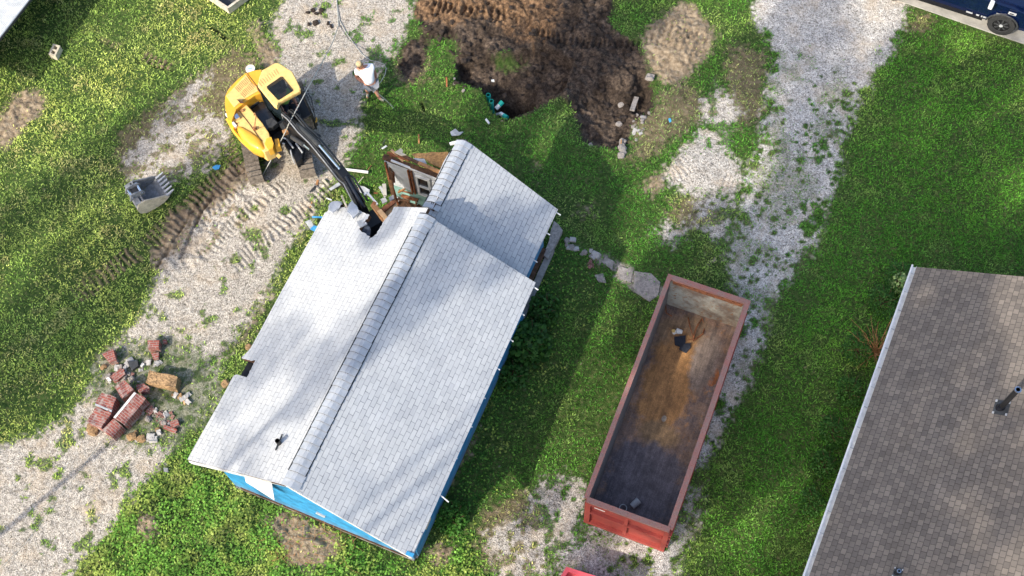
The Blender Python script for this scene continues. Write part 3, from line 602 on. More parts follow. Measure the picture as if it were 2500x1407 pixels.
b = MB(); b.box(Hp(10.8, (wl + wr) / 2, .16), (10.4, 5.3, .10), rz=a_); b.build('floor', 'wooddark', house)
# white trim board round the gable and corner scrap
b = MB()
for s_, sl in ((1, SE), (-1, SW_)):
    we = WE if s_ > 0 else WL
    b.beam(Hp(U0 + .03 + (0.0), we * .985 + WR * .015, sl.h(we) - .10), Hp(U0 + .17, WR - s_ * -.01, HR - .10), .03, .14)
b.build('rake_board', 'white', house)
# gable: white awning over a small window, an outlet plate
b = MB(); b.loft([[Hp(5.62, -11.3, 2.75), Hp(5.62, -11.3, 2.71), Hp(5.42, -11.2, 2.42), Hp(5.42, -11.2, 2.46)], [Hp(5.62, -10.45, 2.75), Hp(5.62, -10.45, 2.71), Hp(5.30, -10.32, 2.22), Hp(5.30, -10.32, 2.26)]]).build('awning', 'white', house)
if 0: b = MB(); b.beam(Hp(5.60, -11.2, 1.7), Hp(5.60, -10.3, 1.7), .05, .9); wf = b.build('window', 'white', house); b = MB(); b.beam(Hp(5.565, -11.12, 1.7), Hp(5.565, -10.38, 1.7), .02, .76).build('pane', 'glass', wf)
b = MB(); b.beam(Hp(5.61, -9.45, 1.15), Hp(5.61, -9.2, 1.05), .04, .16).build('patch_board', 'lightgrey', house)
# gutter straps left along the east eave
for (u, v, L, sl) in [(1308, 702, .12, SE), (1275, 765, .1, SE), (1247, 828, .12, SE), (1215, 898, .1, SE), (1180, 968, .1, SE), (1147, 1037, .12, SE), (1110, 1114, .12, SE), (1073, 1204, .42, SE), (1362, 519, .14, RE), (1338, 569, .1, RE), (1305, 634, .14, RE)]:
    p = P(u, v, HE - .07 if sl is SE else HE2 - .07); MB().beam(p - HW * .10, p + HW * L * .75 - HU * L * .3 - Vector((0, 0, .03)), .03, .02).build('gutter_strap', 'white', house)
b = MB(); b.box(P(1041, 1276, 2.95), (.13, .32, .18), rz=a_ - R_(90)).bevel(.03).build('meter_box', 'cream', house)
b = MB(); b.beam(P(1003, 1362, 3.1), P(1030, 1302, 3.1), .05, .10).build('gutter_end', 'lightgrey', house); b = MB(); b.box(P(1000, 1353, 3.18), (.10, .22, .02), rz=a_).build('patch_board', 'blue', house)
# chimney-less plumbing vent on the sunlit slope
vt = SW_.m @ Vector((*SW_.px(683, 1084)[:2], 0)); b = MB(); b.tube([vt - Vector((0, 0, .1)), vt + Vector((-.01, 0, .26))], .062, 16, cap=False); b.tube([vt + Vector((0, 0, .26)), vt + Vector((0, 0, -.1))], .05, 16, cap=False)
vent = b.build('vent_pipe', 'black', house); b = MB(); q = Matrix.Translation(vt) @ SW_.m.to_3x3().to_4x4(); b.box((0, 0, 0), (.34, .30, .012), mat=q @ Matrix.Translation((0, 0, .02))); fl = b.build('flashing', 'lightgrey', vent)
b = MB(); b.box((0, 0, 0), (.46, .022, .03), mat=q @ Matrix.Translation((0.02, -.0, .06)) @ Matrix.Rotation(.1, 4, 'Z')).build('strap', 'darkgrey', vent)
# ---- opened rear room
b = MB(); wallquad(b, 16.05, -12.1, 16.05, -6.98, .98, 2.3, .1); nw = b.build('rear_wall', 'plaster', house)
b = MB(); wallquad(b, 16.045, -12.1, 16.045, -6.98, .2, .975, .11); b.build('wainscot', 'mint', house)
for w in (-12.05, -11.28, -11.18): MB().beam(Hp(15.96, w, .98), Hp(15.97, w, 2.3), .05, .06, up=HU).build('stud', 'rustwood', house)
b = MB()
for w0, w1 in ((-11.05, -10.55), (-10.48, -9.6)):
    for (x0, x1, y0, y1) in ((w0, w1, 1.08, 1.16), (w0, w1, 2.12, 2.2), (w0, w0 + .08, 1.16, 2.12), (w1 - .08, w1, 1.16, 2.12), (w0 + .08, w1 - .08, 1.58, 1.65)):
        b.beam(Hp(15.95, x0, (y0 + y1) / 2), Hp(15.95, x1, (y0 + y1) / 2), .07, y1 - y0)
wf = b.build('window', 'white', house)
b = MB()
for w0, w1 in ((-10.97, -10.63), (-10.40, -9.68)): b.beam(Hp(15.975, w0, 1.64), Hp(15.975, w1, 1.64), .02, .94)
b.build('pane', 'glass', wf)
# broken top plate, rafters and sheathing over that wall
b = MB(); b.beam(Hp(16.1, -12.15, 2.36), Hp(16.02, -9.7, 2.46), .16, .12).sub(3, .03, 4); b.build('top_plate', 'wooddark', house)
b = MB(); b.beam(P(955, 392, 2.45), P(1068, 438, 2.42), .06, .05); b.build('ceiling_edge', 'white', house)
for (p, q, h0, h1, w, m) in [((946, 373), (1000, 392), 2.5, 2.6, .09, 'rustwood'), ((955, 366), (985, 394), 2.6, 2.5, .07, 'woodlight'), ((965, 372), (1085, 428), 2.58, 2.75, .10, 'wooddark'), ((1022, 398), (1082, 424), 2.72, 2.85, .10, 'wood'), ((943, 384), (972, 380), 2.4, 2.45, .06, 'rustwood'), ((948, 380), (958, 455), 2.35, 1.5, .09, 'wooddark'), ((956, 382), (963, 446), 2.3, 1.5, .06, 'rustwood'), ((951, 440), (966, 512), 1.9, 1.2, .10, 'wood'), ((957, 450), (972, 500), 1.7, .9, .06, 'rustwood'), ((975, 463), (1008, 472), .8, .9, .07, 'rustwood'), ((980, 478), (1020, 490), .6, .7, .09, 'rustwood'), ((972, 470), (990, 460), .8, 1.0, .05, 'wood'), ((968, 486), (1000, 492), .5, .5, .06, 'wooddark')]:
    MB().beam(P(*p, h0), P(*q, h1), w, .05).sub(1, .012, 6).build('broken_rafter', m, house)
b = MB(); b.prism([(1006, 374), (1020, 371), (1040, 375), (1052, 370), (1096, 373), (1078, 412), (1062, 404), (1046, 398), (1034, 387), (1018, 385)], 2.62, 2.58).sub(1, .05, 3); b.build('sheathing', 'osb', house)
b = MB(); b.prism([(1003, 390), (1012, 386), (1036, 388), (1042, 400), (1030, 402), (1010, 396)], 2.64, 2.62).build('loose_panel', 'lightgrey', house)
b = MB(); b.prism([(963, 372), (978, 362), (984, 367), (982, 373), (992, 378), (980, 380)], 2.72, 2.68).build('loose_panel', 'cream', house)
b = MB(); b.prism([(1097, 348), (1116, 343), (1118, 350), (1099, 353)], 3.6, 3.54).build('trim_end', 'white', house)
# floor rubble inside the room
for k in range(26):
    p = P(random.uniform(965, 1040), random.uniform(470, 508), .3); d = Vector((random.uniform(-1, 1), random.uniform(-1, 1), random.uniform(-.2, .3))).normalized() * random.uniform(.12, .4)
    MB().beam(p, p + d, random.uniform(.03, .09), .03).build('splinter', random.choice(['rustwood', 'wooddark', 'wood', 'plaster', 'denim', 'darkgrey']), house)
# torn flaps round the hole and lumber caught in it
for px, h, m in [([(803, 500), (812, 491), (834, 492), (830, 505), (812, 518), (802, 514)], 3.46, 'whiteshingle'), ([(852, 500), (860, 492), (872, 506), (876, 520), (862, 532), (850, 518)], 3.72, 'whiteshingle'), ([(876, 560), (884, 548), (896, 545), (905, 560), (903, 574), (890, 570)], 3.55, 'insul'), ([(870, 540), (885, 536), (898, 546), (880, 556)], 3.7, 'lightgrey')]:
    b = MB(); b.prism(px, h, h - .05).sub(2, .05, 5); b.build('torn_flap', M['capwhite'] if m == 'whiteshingle' else m, house)
for px, h, t, m in [([(904, 500), (914, 494), (952, 536), (947, 551), (938, 545)], 3.85, .10, 'wood'), ([(921, 515), (930, 510), (953, 538), (945, 545)], 3.95, .08, 'woodlight'), ([(931, 508), (960, 488), (966, 493), (938, 516)], 3.80, .09, 'rustwood'), ([(934, 518), (966, 492), (976, 514), (950, 538)], 3.65, .04, 'woodlight'), ([(908, 497), (913, 491), (919, 495), (913, 502)], 4.00, .04, 'rustwood'), ([(938, 541), (968, 532), (961, 545), (945, 553)], 3.70, .06, 'wooddark'), ([(949, 482), (960, 475), (962, 486), (952, 491)], 3.10, .05, 'paleconcrete')]:
    b = MB(); b.prism(px, h, h - t).sub(1, .012, 6); b.build('broken_lumber', m, house)
for p, q, h in [((889, 476), (897, 471), 3.5), ((897, 471), (922, 500), 3.5)]: MB().beam(P(*p, h), P(*q, h), .05, .06).build('broken_trim', 'white', house)
MB().beam(P(834, 478, 3.5), P(846, 505, 3.4), .05, .07).build('broken_lumber', 'cream', house); MB().beam(P(845, 498, 3.4), P(847, 524, 3.2), .07, .07).build('broken_lumber', 'wooddark', house)
# ---- stoop and path slabs
t = MB(); t.prism([(1352, 540), (1364, 548), (1373, 562), (1366, 580), (1338, 632), (1326, 622), (1340, 590), (1345, 560)], .18, -.05).sub(2, .012, 5)
tag(t.build('doorstep', 'stone'), 'worn grey concrete doorstep beside the rear part of the house', 'doorstep')
for px, lab in [([(1470, 640), (1478, 627), (1500, 638), (1494, 658)], 'square pale paving slab at the house end of the path to the red bin'), ([(1452, 672), (1472, 668), (1480, 690), (1462, 688)], 'small pale slab lying below the square paving slab'), ([(1548, 662), (1590, 668), (1612, 690), (1606, 722), (1585, 736), (1548, 712)], 'broad dusty paving slab touching the corner of the red bin'), ([(1508, 648), (1545, 660), (1540, 690), (1512, 680)], 'cracked paving slab between the square slab and the broad slab')]:
    b = MB(); b.prism(px, .035, -.05).sub(2, .015, 4); tag(b.build('paving_slab', 'stone'), lab, 'paving slab', 'slabs of the broken garden path')
# ================================================================ RED ROLL-OFF BIN
def frame(p, q):   # x axis p->q horizontal
    d = (q - p); d.z = 0; d.normalize(); return d, Vector((d.y, -d.x, 0))
DH = 2.05
bl, br_, fr, fl = P(1433, 1213, DH), P(1640, 1287, DH), P(1828, 737, DH), P(1635, 675, DH)
du = ((fl - bl) + (fr - br_)).normalized(); dw = Vector((du.y, -du.x, 0)); L_ = ((fl - bl).length + (fr - br_).length) / 2; W_ = (br_ - bl).length
def D(u, w, h): return Vector((bl.x, bl.y, 0)) + du * u + dw * w + Vector((0, 0, h))
def rustmat(name, c, rc, pos=.5, sc=2.2, dark=(.05, .045, .05), rough=.75):
    m = bpy.data.materials.new(name); m.use_nodes = True; t = m.node_tree; l = t.links; b = t.nodes['Principled BSDF']; b.inputs['Roughness'].default_value = rough
    tc = N(t, 'ShaderNodeTexCoord'); n1 = N(t, 'ShaderNodeTexNoise'); n1.inputs['Scale'].default_value = sc; n1.inputs['Detail'].default_value = 10; n1.inputs['Roughness'].default_value = .7; l.new(tc.outputs['Object'], n1.inputs['Vector'])
    r = N(t, 'ShaderNodeValToRGB'); el = r.color_ramp.elements; el[0].position = pos - .12; el[0].color = (*c, 1); el[1].position = pos + .1; el[1].color = (*rc, 1); l.new(n1.outputs[0], r.inputs[0])
    n2 = N(t, 'ShaderNodeTexNoise'); n2.inputs['Scale'].default_value = sc * 6; n2.inputs['Detail'].default_value = 8; l.new(tc.outputs['Object'], n2.inputs['Vector'])
    r2 = N(t, 'ShaderNodeValToRGB'); r2.color_ramp.elements[0].position = .56; r2.color_ramp.elements[1].position = .7; l.new(n2.outputs[0], r2.inputs[0])
    mx = N(t, 'ShaderNodeMixRGB'); l.new(r2.outputs[0], mx.inputs[0]); l.new(r.outputs[0], mx.inputs[1]); mx.inputs[2].default_value = (*dark, 1); l.new(mx.outputs[0], b.inputs['Base Color'])
    bp = N(t, 'ShaderNodeBump'); bp.inputs['Distance'].default_value = .008; l.new(n2.outputs[0], bp.inputs['Height']); l.new(bp.outputs[0], b.inputs['Normal']); return m
M['binred'] = rustmat('bin_red', (.30, .045, .032), (.22, .042, .035), .6, 2.5, (.22, .05, .04)); M['rimpink'] = rustmat('rim_faded', (.31, .125, .10), (.25, .155, .13), .5, 5, (.20, .075, .045), .8)
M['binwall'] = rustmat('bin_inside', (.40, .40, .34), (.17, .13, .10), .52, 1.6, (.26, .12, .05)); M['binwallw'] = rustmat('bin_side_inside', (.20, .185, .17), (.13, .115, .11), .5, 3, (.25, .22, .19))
def binfloor():
    m = rustmat('bin_floor', (.25, .155, .105), (.135, .10, .092), .5, 1.7, (.28, .145, .07)); t = m.node_tree; l = t.links; b = t.nodes['Principled BSDF']; src = b.inputs['Base Color'].links[0].from_socket
    tc = N(t, 'ShaderNodeTexCoord'); sx = N(t, 'ShaderNodeSeparateXYZ'); nz = N(t, 'ShaderNodeTexNoise'); nz.inputs['Scale'].default_value = 2.3; nz.inputs['Detail'].default_value = 9; nz.inputs['Roughness'].default_value = .72
    l.new(tc.outputs['Object'], nz.inputs['Vector']); l.new(tc.outputs['Object'], sx.inputs[0])
    def blob(cx, cy, rx, ry, col, hard=.30, wob=3.2):
        nonlocal src
        vs = []
        for s, c, r in ((sx.outputs[0], cx, rx), (sx.outputs[1], cy, ry)):
            a1 = N(t, 'ShaderNodeMath', operation='SUBTRACT'); l.new(s, a1.inputs[0]); a1.inputs[1].default_value = c
            a2 = N(t, 'ShaderNodeMath', operation='DIVIDE'); l.new(a1.outputs[0], a2.inputs[0]); a2.inputs[1].default_value = r
            a3 = N(t, 'ShaderNodeMath', operation='POWER'); l.new(a2.outputs[0], a3.inputs[0]); a3.inputs[1].default_value = 2; 
            a3.operation = 'MULTIPLY'; l.new(a2.outputs[0], a3.inputs[1]); vs.append(a3.outputs[0])
        ad = N(t, 'ShaderNodeMath', operation='ADD'); l.new(vs[0], ad.inputs[0]); l.new(vs[1], ad.inputs[1])
        ns = N(t, 'ShaderNodeMath', operation='MULTIPLY_ADD'); l.new(nz.outputs[0], ns.inputs[0]); ns.inputs[1].default_value = wob; l.new(ad.outputs[0], ns.inputs[2])
        rp = N(t, 'ShaderNodeValToRGB'); rp.color_ramp.elements[0].position = .0; k = 1 + wob * .5
        mr = N(t, 'ShaderNodeMapRange'); mr.inputs['From Min'].default_value = k - hard; mr.inputs['From Max'].default_value = k + hard; mr.inputs['To Min'].default_value = 1; mr.inputs['To Max'].default_value = 0; l.new(ns.outputs[0], mr.inputs['Value'])
        mx = N(t, 'ShaderNodeMixRGB'); l.new(mr.outputs[0], mx.inputs[0]); l.new(src, mx.inputs[1]); mx.inputs[2].default_value = (*col, 1); src = mx.outputs[0]
    blob(5.9, .9, 1.0, .8, (.24, .155, .09)); blob(4.5, .95, 1.8, .75, (.34, .17, .06)); blob(2.9, 1.15, .45, .6, (.27, .165, .08)); blob(3.45, 1.15, .10, .07, (.36, .31, .25), .1, .8); blob(5.2, 2.05, .3, .18, (.30, .10, .03), .12); blob(5.6, 1.7, 1.0, .4, (.20, .15, .12)); blob(1.4, 1.2, 1.3, 1.2, (.125, .105, .115), .3)
    for sc, lo, hi, vals in (((.5, 7, 1), .38, .62, (.72, 1.22)), ((5, 5, 5), .40, .60, (.72, 1.18)), ((26, 26, 26), .42, .58, (.80, 1.12))):
        mp = N(t, 'ShaderNodeMapping'); mp.inputs['Scale'].default_value = sc; l.new(tc.outputs['Object'], mp.inputs[0]); n3 = N(t, 'ShaderNodeTexNoise'); n3.inputs['Scale'].default_value = 1; n3.inputs['Detail'].default_value = 8; n3.inputs['Roughness'].default_value = .7; l.new(mp.outputs[0], n3.inputs['Vector'])
        r3 = N(t, 'ShaderNodeValToRGB'); r3.color_ramp.elements[0].position = lo; r3.color_ramp.elements[1].position = hi; r3.color_ramp.elements[0].color = (vals[0],) * 3 + (1,); r3.color_ramp.elements[1].color = (vals[1],) * 3 + (1,); l.new(n3.outputs[0], r3.inputs[0])
        m3 = N(t, 'ShaderNodeMixRGB', blend_type='MULTIPLY'); m3.inputs[0].default_value = 1; l.new(src, m3.inputs[1]); l.new(r3.outputs[0], m3.inputs[2]); src = m3.outputs[0]
    l.new(src, b.inputs['Base Color']); return m
M['binfloor'] = binfloor()
bin_ = thing('roll_off_bin', 'long empty red steel roll-off waste bin standing on the gravel drive', 'skip bin', D(L_ / 2, W_ / 2, 0))
T = .06
def dbox(b, u0, u1, w0, w1, h0, h1): b.loft([[D(u, w, h) for u, w in ((u0, w0), (u1, w0), (u1, w1), (u0, w1))] for h in (h0, h1)]); return b
rot_d = math.atan2(du.y, du.x)
b = MB(); b.loft([[Vector((x, y, h)) for x, y in ((T, T), (L_ - T, T), (L_ - T, W_ - T), (T, W_ - T))] for h in (.30, .34)])
# floor mesh kept in bin coordinates so that its rust lies along the bin
bmesh.ops.recalc_face_normals(b.bm, faces=b.bm.faces); bmesh.ops.scale(b.bm, vec=(1, -1, 1), verts=b.bm.verts); bmesh.ops.reverse_faces(b.bm, faces=b.bm.faces)
fm = bpy.data.meshes.new('floor'); 
for v in b.bm.verts: v.co.y = -v.co.y
b.bm.to_mesh(fm); b.bm.free(); fo = link('floor', fm, 'binfloor', bin_); fo.matrix_parent_inverse = pinv(bin_)
fo.matrix_basis = Matrix(((du.x, dw.x, 0, bl.x), (du.y, dw.y, 0, bl.y), (0, 0, 1, 0), (0, 0, 0, 1)))
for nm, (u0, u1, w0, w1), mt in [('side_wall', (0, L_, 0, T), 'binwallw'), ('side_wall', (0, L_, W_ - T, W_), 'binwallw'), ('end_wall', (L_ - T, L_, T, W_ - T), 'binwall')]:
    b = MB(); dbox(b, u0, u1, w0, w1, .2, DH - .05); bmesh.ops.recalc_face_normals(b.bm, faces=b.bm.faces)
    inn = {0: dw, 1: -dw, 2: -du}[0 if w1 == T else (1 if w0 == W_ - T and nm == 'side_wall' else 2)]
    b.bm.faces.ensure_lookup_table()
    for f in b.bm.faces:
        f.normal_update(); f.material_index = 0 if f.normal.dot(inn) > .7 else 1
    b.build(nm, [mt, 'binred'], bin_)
b = MB(); dbox(b, -.05, L_ + .05, -.07, .062, DH - .05, DH + .05); dbox(b, -.05, L_ + .05, W_ - .10, W_ + .05, DH - .05, DH + .05); dbox(b, L_ - .09, L_ + .06, .063, W_ - .101, DH - .051, DH + .045); b.sub(3, .012, 2.5).build('top_rail', 'rimpink', bin_)
b = MB(); dbox(b, L_ - .125, L_ - .092, .14, W_ - .14, DH - .16, DH - .03); b.sub(4, .016, 4).build('rust_lip', 'rustwood', bin_)
# side ribs and sills
for k in range(9):
    u = .35 + k * (L_ - .7) / 8
    for w0_, w1_ in ((-.075, -.002), (W_ + .002, W_ + .075)): dbox(MB(), u - .05, u + .05, w0_, w1_, .2, DH - .06).build('side_rib', 'binred', bin_)
b = MB(); dbox(b, .1, L_ - .05, .35, .50, .02, .29); dbox(b, .1, L_ - .05, W_ - .50, W_ - .35, .02, .29); dbox(b, .1, L_ - .02, .0, .06, .12, .20); dbox(b, .1, L_ - .02, W_ - .06, W_, .12, .20); b.build('skids', 'binred', bin_)
# tailgate
b = MB(); dbox(b, -.06, -.005, .02, W_ - .02, .06, DH - .06); tg = b.build('tailgate', 'binred', bin_)
b = MB()
for (w0, w1, h0, h1) in [(0, .16, .0, DH - .02), (W_ / 2 - .05, W_ / 2 + .05, .3, DH - .16), (W_ - .14, W_, .0, DH - .02), (.16, W_ - .14, 1.12, 1.24), (.16, W_ - .14, .02, .2), (.16, W_ - .14, DH - .16, DH - .03)]: dbox(b, -.16, -.062, w0, w1, h0, h1)
b.build('gate_frame', 'binred', tg)
b = MB(); dbox(b, -.15, -.0, .02, W_ - .02, DH - .028, DH + .05); b.sub(2, .01, 3).build('gate_rail', 'rimpink', tg)
b = MB(); dbox(b, -.075, -.063, .25, .55, 1.5, 1.62).build('white_sticker', 'white', tg)
for h in (.4, 1.1, DH - .15): MB().tube([D(-.05, -.09, h), D(-.05, -.09, h + .2)], .035, 10).build('hinge', 'cream', bin_)
b = MB(); b.tube([D(-.12, -.12, DH - .25), D(-.02, -.12, DH - .2), D(-.02, -.05, DH - .2)], .02, 8); b.build('hook', 'cream', bin_)
b = MB()
for h in (.45, .75, 1.3, 1.6): dbox(b, -.12, 0, W_ + .002, W_ + .06, h, h + .1)
b.build('gate_latch', 'red', bin_)
# things lying in the bin
fz = .345
def Fb(u, v, dz=0): return P(u, v, fz + dz)
def bucketobj(name, c, axis, r, h, m, lab, cat, liquid=None, group=None):
    c = Vector(c); ax = Vector(axis).normalized(); b = MB(); n = 24
    b.tube([c, c + ax * h, c + ax * h, c + ax * (h - .02), c + ax * .01], [r * .88, r, r * .93, r * .93, r * .82], n); o = b.build(name, m, smooth=False); tag(o, lab, cat, group); return o
bucketobj('bucket', Fb(1543, 1237, .11), (.55, .45, .12), .105, .26, 'lightgrey', 'pale grey bucket on its side on the bin floor near the tailgate', 'bucket')
b = MB(); c = Fb(1521, 1243, .02); b.tube([c + Vector((math.cos(t) * .10, math.sin(t) * .10, .1)) for t in np.linspace(0, 6.28, 25)], .014, 6); b.tube([c, c + Vector((0, 0, .1))], .10, 20, cap=False)
tag(b.build('bucket', 'teal' if 0 else 'lightgrey'), 'open round bucket standing against the inside of the bin tailgate', 'bucket')
for px, lab in [([(1646, 822), (1675, 819), (1674, 834), (1663, 846), (1648, 842)], 'upper dark folded rag on the bin floor'), ([(1663, 838), (1687, 838), (1686, 850), (1675, 860), (1658, 852)], 'lower dark folded rag on the bin floor')]:
    b = MB(); b.prism(px, fz + .06, fz + .003).sub(3, .02, 7); tag(b.build('rag', 'denim'), lab, 'rag', 'dark rags in the bin')
b = MB(); c = Fb(1645, 812); b.tube([c, c + Vector((0, 0, .1))], [.06, .05], 14); b.tube([c + Vector((.08, .01, 0)), c + Vector((.1, .01, .10)), c + Vector((.24, -.02, .06))], [.05, .09, .06], 12).jitter(.02)
o_ = b.build('work_glove', 'white'); tag(o_, 'crumpled white glove with yellow cuff lying above the dark rags in the bin', 'glove'); MB().tube([c + Vector((-.02, 0, .10)), c + Vector((-.02, 0, .13))], .055, 12).build('cuff', 'yellowdust', o_)
for pts, r, lab in [([(1692, 830), (1700, 800), (1714, 778), (1720, 800), (1716, 815), (1692, 833)], .022, 'bent rusty steel frame lying on the bin floor by the end wall'), ([(1625, 745), (1627, 765), (1640, 772)], .02, 'short bent rod leaning in the shaded corner of the bin'), ([(1680, 775), (1685, 800), (1694, 828), (1660, 835)], .018, 'thin bent rod lying beside the rusty steel frame in the bin')]:
    b = MB(); b.tube([Fb(*p, .04 + .10 * math.sin(i * 1.7)) for i, p in enumerate(pts)], r, 6); tag(b.build('steel_rod', 'rustwood'), lab, 'steel rod')
# ================================================================ GREY ROOFED HOUSE (right)
gh = thing('grey_roof_house', 'neighbouring house with brown grey shingle roof and white gutter', 'house', P(2400, 1200, 0))
g0, g1 = P(2238, 652, 2.9), P(1975, 1407, 2.9); gu_ = (g1 - g0).normalized(); gn = Vector((-gu_.y, gu_.x, 0)); 
if gn.x < 0: gn = -gn
km = 1.40 / 2.526
ln = 16; wd2 = 5.2
def Gp(u, w, h): return Vector((g0.x, g0.y, 0)) + gu_ * u + gn * w + Vector((0, 0, h))
def roofslab(name, A, B, Cc, Dd, th, m, par, edge):
    x = (B - A).normalized(); y = (Dd - A).normalized(); n = x.cross(y)
    if n.z < 0: A, B, Cc, Dd = B, A, Dd, Cc; x = (B - A).normalized(); y = (Dd - A).normalized(); n = x.cross(y)
    mt = Matrix(((x.x, y.x, n.x, A.x), (x.y, y.y, n.y, A.y), (x.z, y.z, n.z, A.z), (0, 0, 0, 1))); mi = mt.inverted(); b = MB()
    q = [mi @ p for p in (A, B, Cc, Dd)]; b.loft([[Vector((p.x, p.y, -th)) for p in q], [Vector((p.x, p.y, 0)) for p in q]])
    bmesh.ops.recalc_face_normals(b.bm, faces=b.bm.faces)
    for f in b.bm.faces: f.normal_update(); f.material_index = 0 if f.normal.z > .7 else 1
    o = b.build(name, [m, edge]); o.parent = par; o.matrix_parent_inverse = pinv(par); o.location = mt.to_translation(); o.rotation_euler = mt.to_euler(); return o
hr = 2.9 + km * wd2
roofslab('roof', Gp(0, 0, 2.9), Gp(ln, 0, 2.9), Gp(ln, wd2, hr), Gp(0, wd2, hr), .14, 'greyshingle', gh, 'white')
roofslab('roof', Gp(0, 2 * wd2, 2.9), Gp(ln, 2 * wd2, 2.9), Gp(ln, wd2, hr), Gp(0, wd2, hr), .14, 'greyshingle', gh, 'white')
b = MB()
prof = [(-.15, .004), (-.15, .03), (-.10, .03), (-.10, -.075), (-.01, -.075), (-.01, .0), (.0, .0), (0, -.09), (-.13, -.09)]
b.loft([[Gp(u, w, 2.885 + h) for w, h in prof] for u in (-.02, ln)]); b.build('gutter', 'white', gh)
b = MB()
for k in range(26): u = .25 + k * .62; b.beam(Gp(u, -.125, 2.889), Gp(u, -.005, 2.889), .03, .008)
b.build('gutter_hanger', 'lightgrey', gh)
b = MB(); b.loft([[Gp(u, w, h) for w, h in ((.45, 0), (2 * wd2 - .45, 0), (2 * wd2 - .45, 2.95), (wd2, hr - .2), (.45, 2.95))] for u in (.3, ln - .3)]); b.build('wall', 'cream', gh)
def flue(u, v, uo, vo, r, hh, lab):
    base = None
    for h in np.arange(2.9, 6, .01):
        p = P(u, v, h); w = (p - g0).dot(gn)
        if abs(2.9 + km * w - h) < .012: base = p; break
    n = Vector((-gn.x * km, -gn.y * km, 1)).normalized(); x = gu_; y = n.cross(x); mt = Matrix(((x.x, y.x, n.x, base.x), (x.y, y.y, n.y, base.y), (x.z, y.z, n.z, base.z), (0, 0, 0, 1)))
    b = MB(); b.tube([base - Vector((0, 0, .1)), base + Vector((0, 0, hh))], r, 20); o = b.build('vent_pipe', 'black', gh)
    b = MB(); b.box((0, 0, .006), (r * 6.2, r * 5.6, .012), mat=mt @ Matrix.Translation((0, .02, .008))); b.build('flashing', 'darkgrey', o)
    b = MB(); b.tube([base - Vector((0, 0, .02)), base + Vector((0, 0, .12))], [r * 1.9, r * 1.15], 20); b.build('boot', 'blackgloss', o)
    b = MB(); 
    for s1 in (-1, 1):
        for s2 in (-1, 1): b.box((0, 0, .0), (r * .9, r * .7, .012), mat=mt @ Matrix.Translation((s1 * r * 2.6, .02 + s2 * r * 2.4, .022)))
    b.build('sealant', 'lightgrey', o)
    b = MB(); c = base + Vector((0, 0, hh)); b.tube([c + Vector((0, 0, .001)), c + Vector((0, 0, .05)), c + Vector((0, 0, .05)), c + Vector((0, 0, .02))], [r * 1.25, r * 1.25, r * .8, r * .8], 20); cp = b.build('cap', 'chrome', o)
    MB().tube([c + Vector((0, 0, .021)), c + Vector((0, 0, .03))], r * .78, 16).build('opening', 'black', cp)
flue(2443, 996, 0, 0, .066, 1.22, ''); flue(2190, 1399, 0, 0, .04, .16, '')
# ================================================================ LOW WHITE SHED (top left)
sh = thing('shed', 'low shed with a white ribbed metal roof at the top left corner', 'shed', P(-60, -60, 0))
s0 = P(72, 0, 1.75); s1 = P(0, 92, 1.75); sd = (s1 - s0).normalized(); sn = Vector((sd.y, -sd.x, 0)); 
if sn.x > 0: sn = -sn
b = MB(); A = s0 - sd * 9
n_r = 90; st = 5.5 / n_r; prof = []
for k in range(n_r): x = k * st; prof += [(x, 0), (x + st * .3, .03), (x + st * .6, .03), (x + st * .9, 0)]
b.loft([[A + sd * u + sn * w + Vector((0, 0, 0)) * 0 + Vector((0, 0, h + w * .01)) for w, h in prof] + [A + sd * u + sn * w + Vector((0, 0, h + w * .01 - .03)) for w, h in prof[::-1]] for u in (0, 13)])
b.build('roof', 'white', sh)
b = MB(); q = lambda u, w, h: A + sd * u + sn * w + Vector((0, 0, h - 1.75))
b.loft([[q(u, w, 0) for u, w in ((.2, 1.5), (12.8, 1.5), (12.8, 5.3), (.2, 5.3))], [q(u, w, 1.72 + w * .008) for u, w in ((.2, 1.5), (12.8, 1.5), (12.8, 5.3), (.2, 5.3))]]); b.build('wall', 'lightgrey', sh)
b = MB(); b.beam(A - sn * .01 - Vector((0, 0, .05)), A + sd * 13 - sn * .01 - Vector((0, 0, .05)), .03, .09); b.build('eave_trim', 'darkgrey', sh)
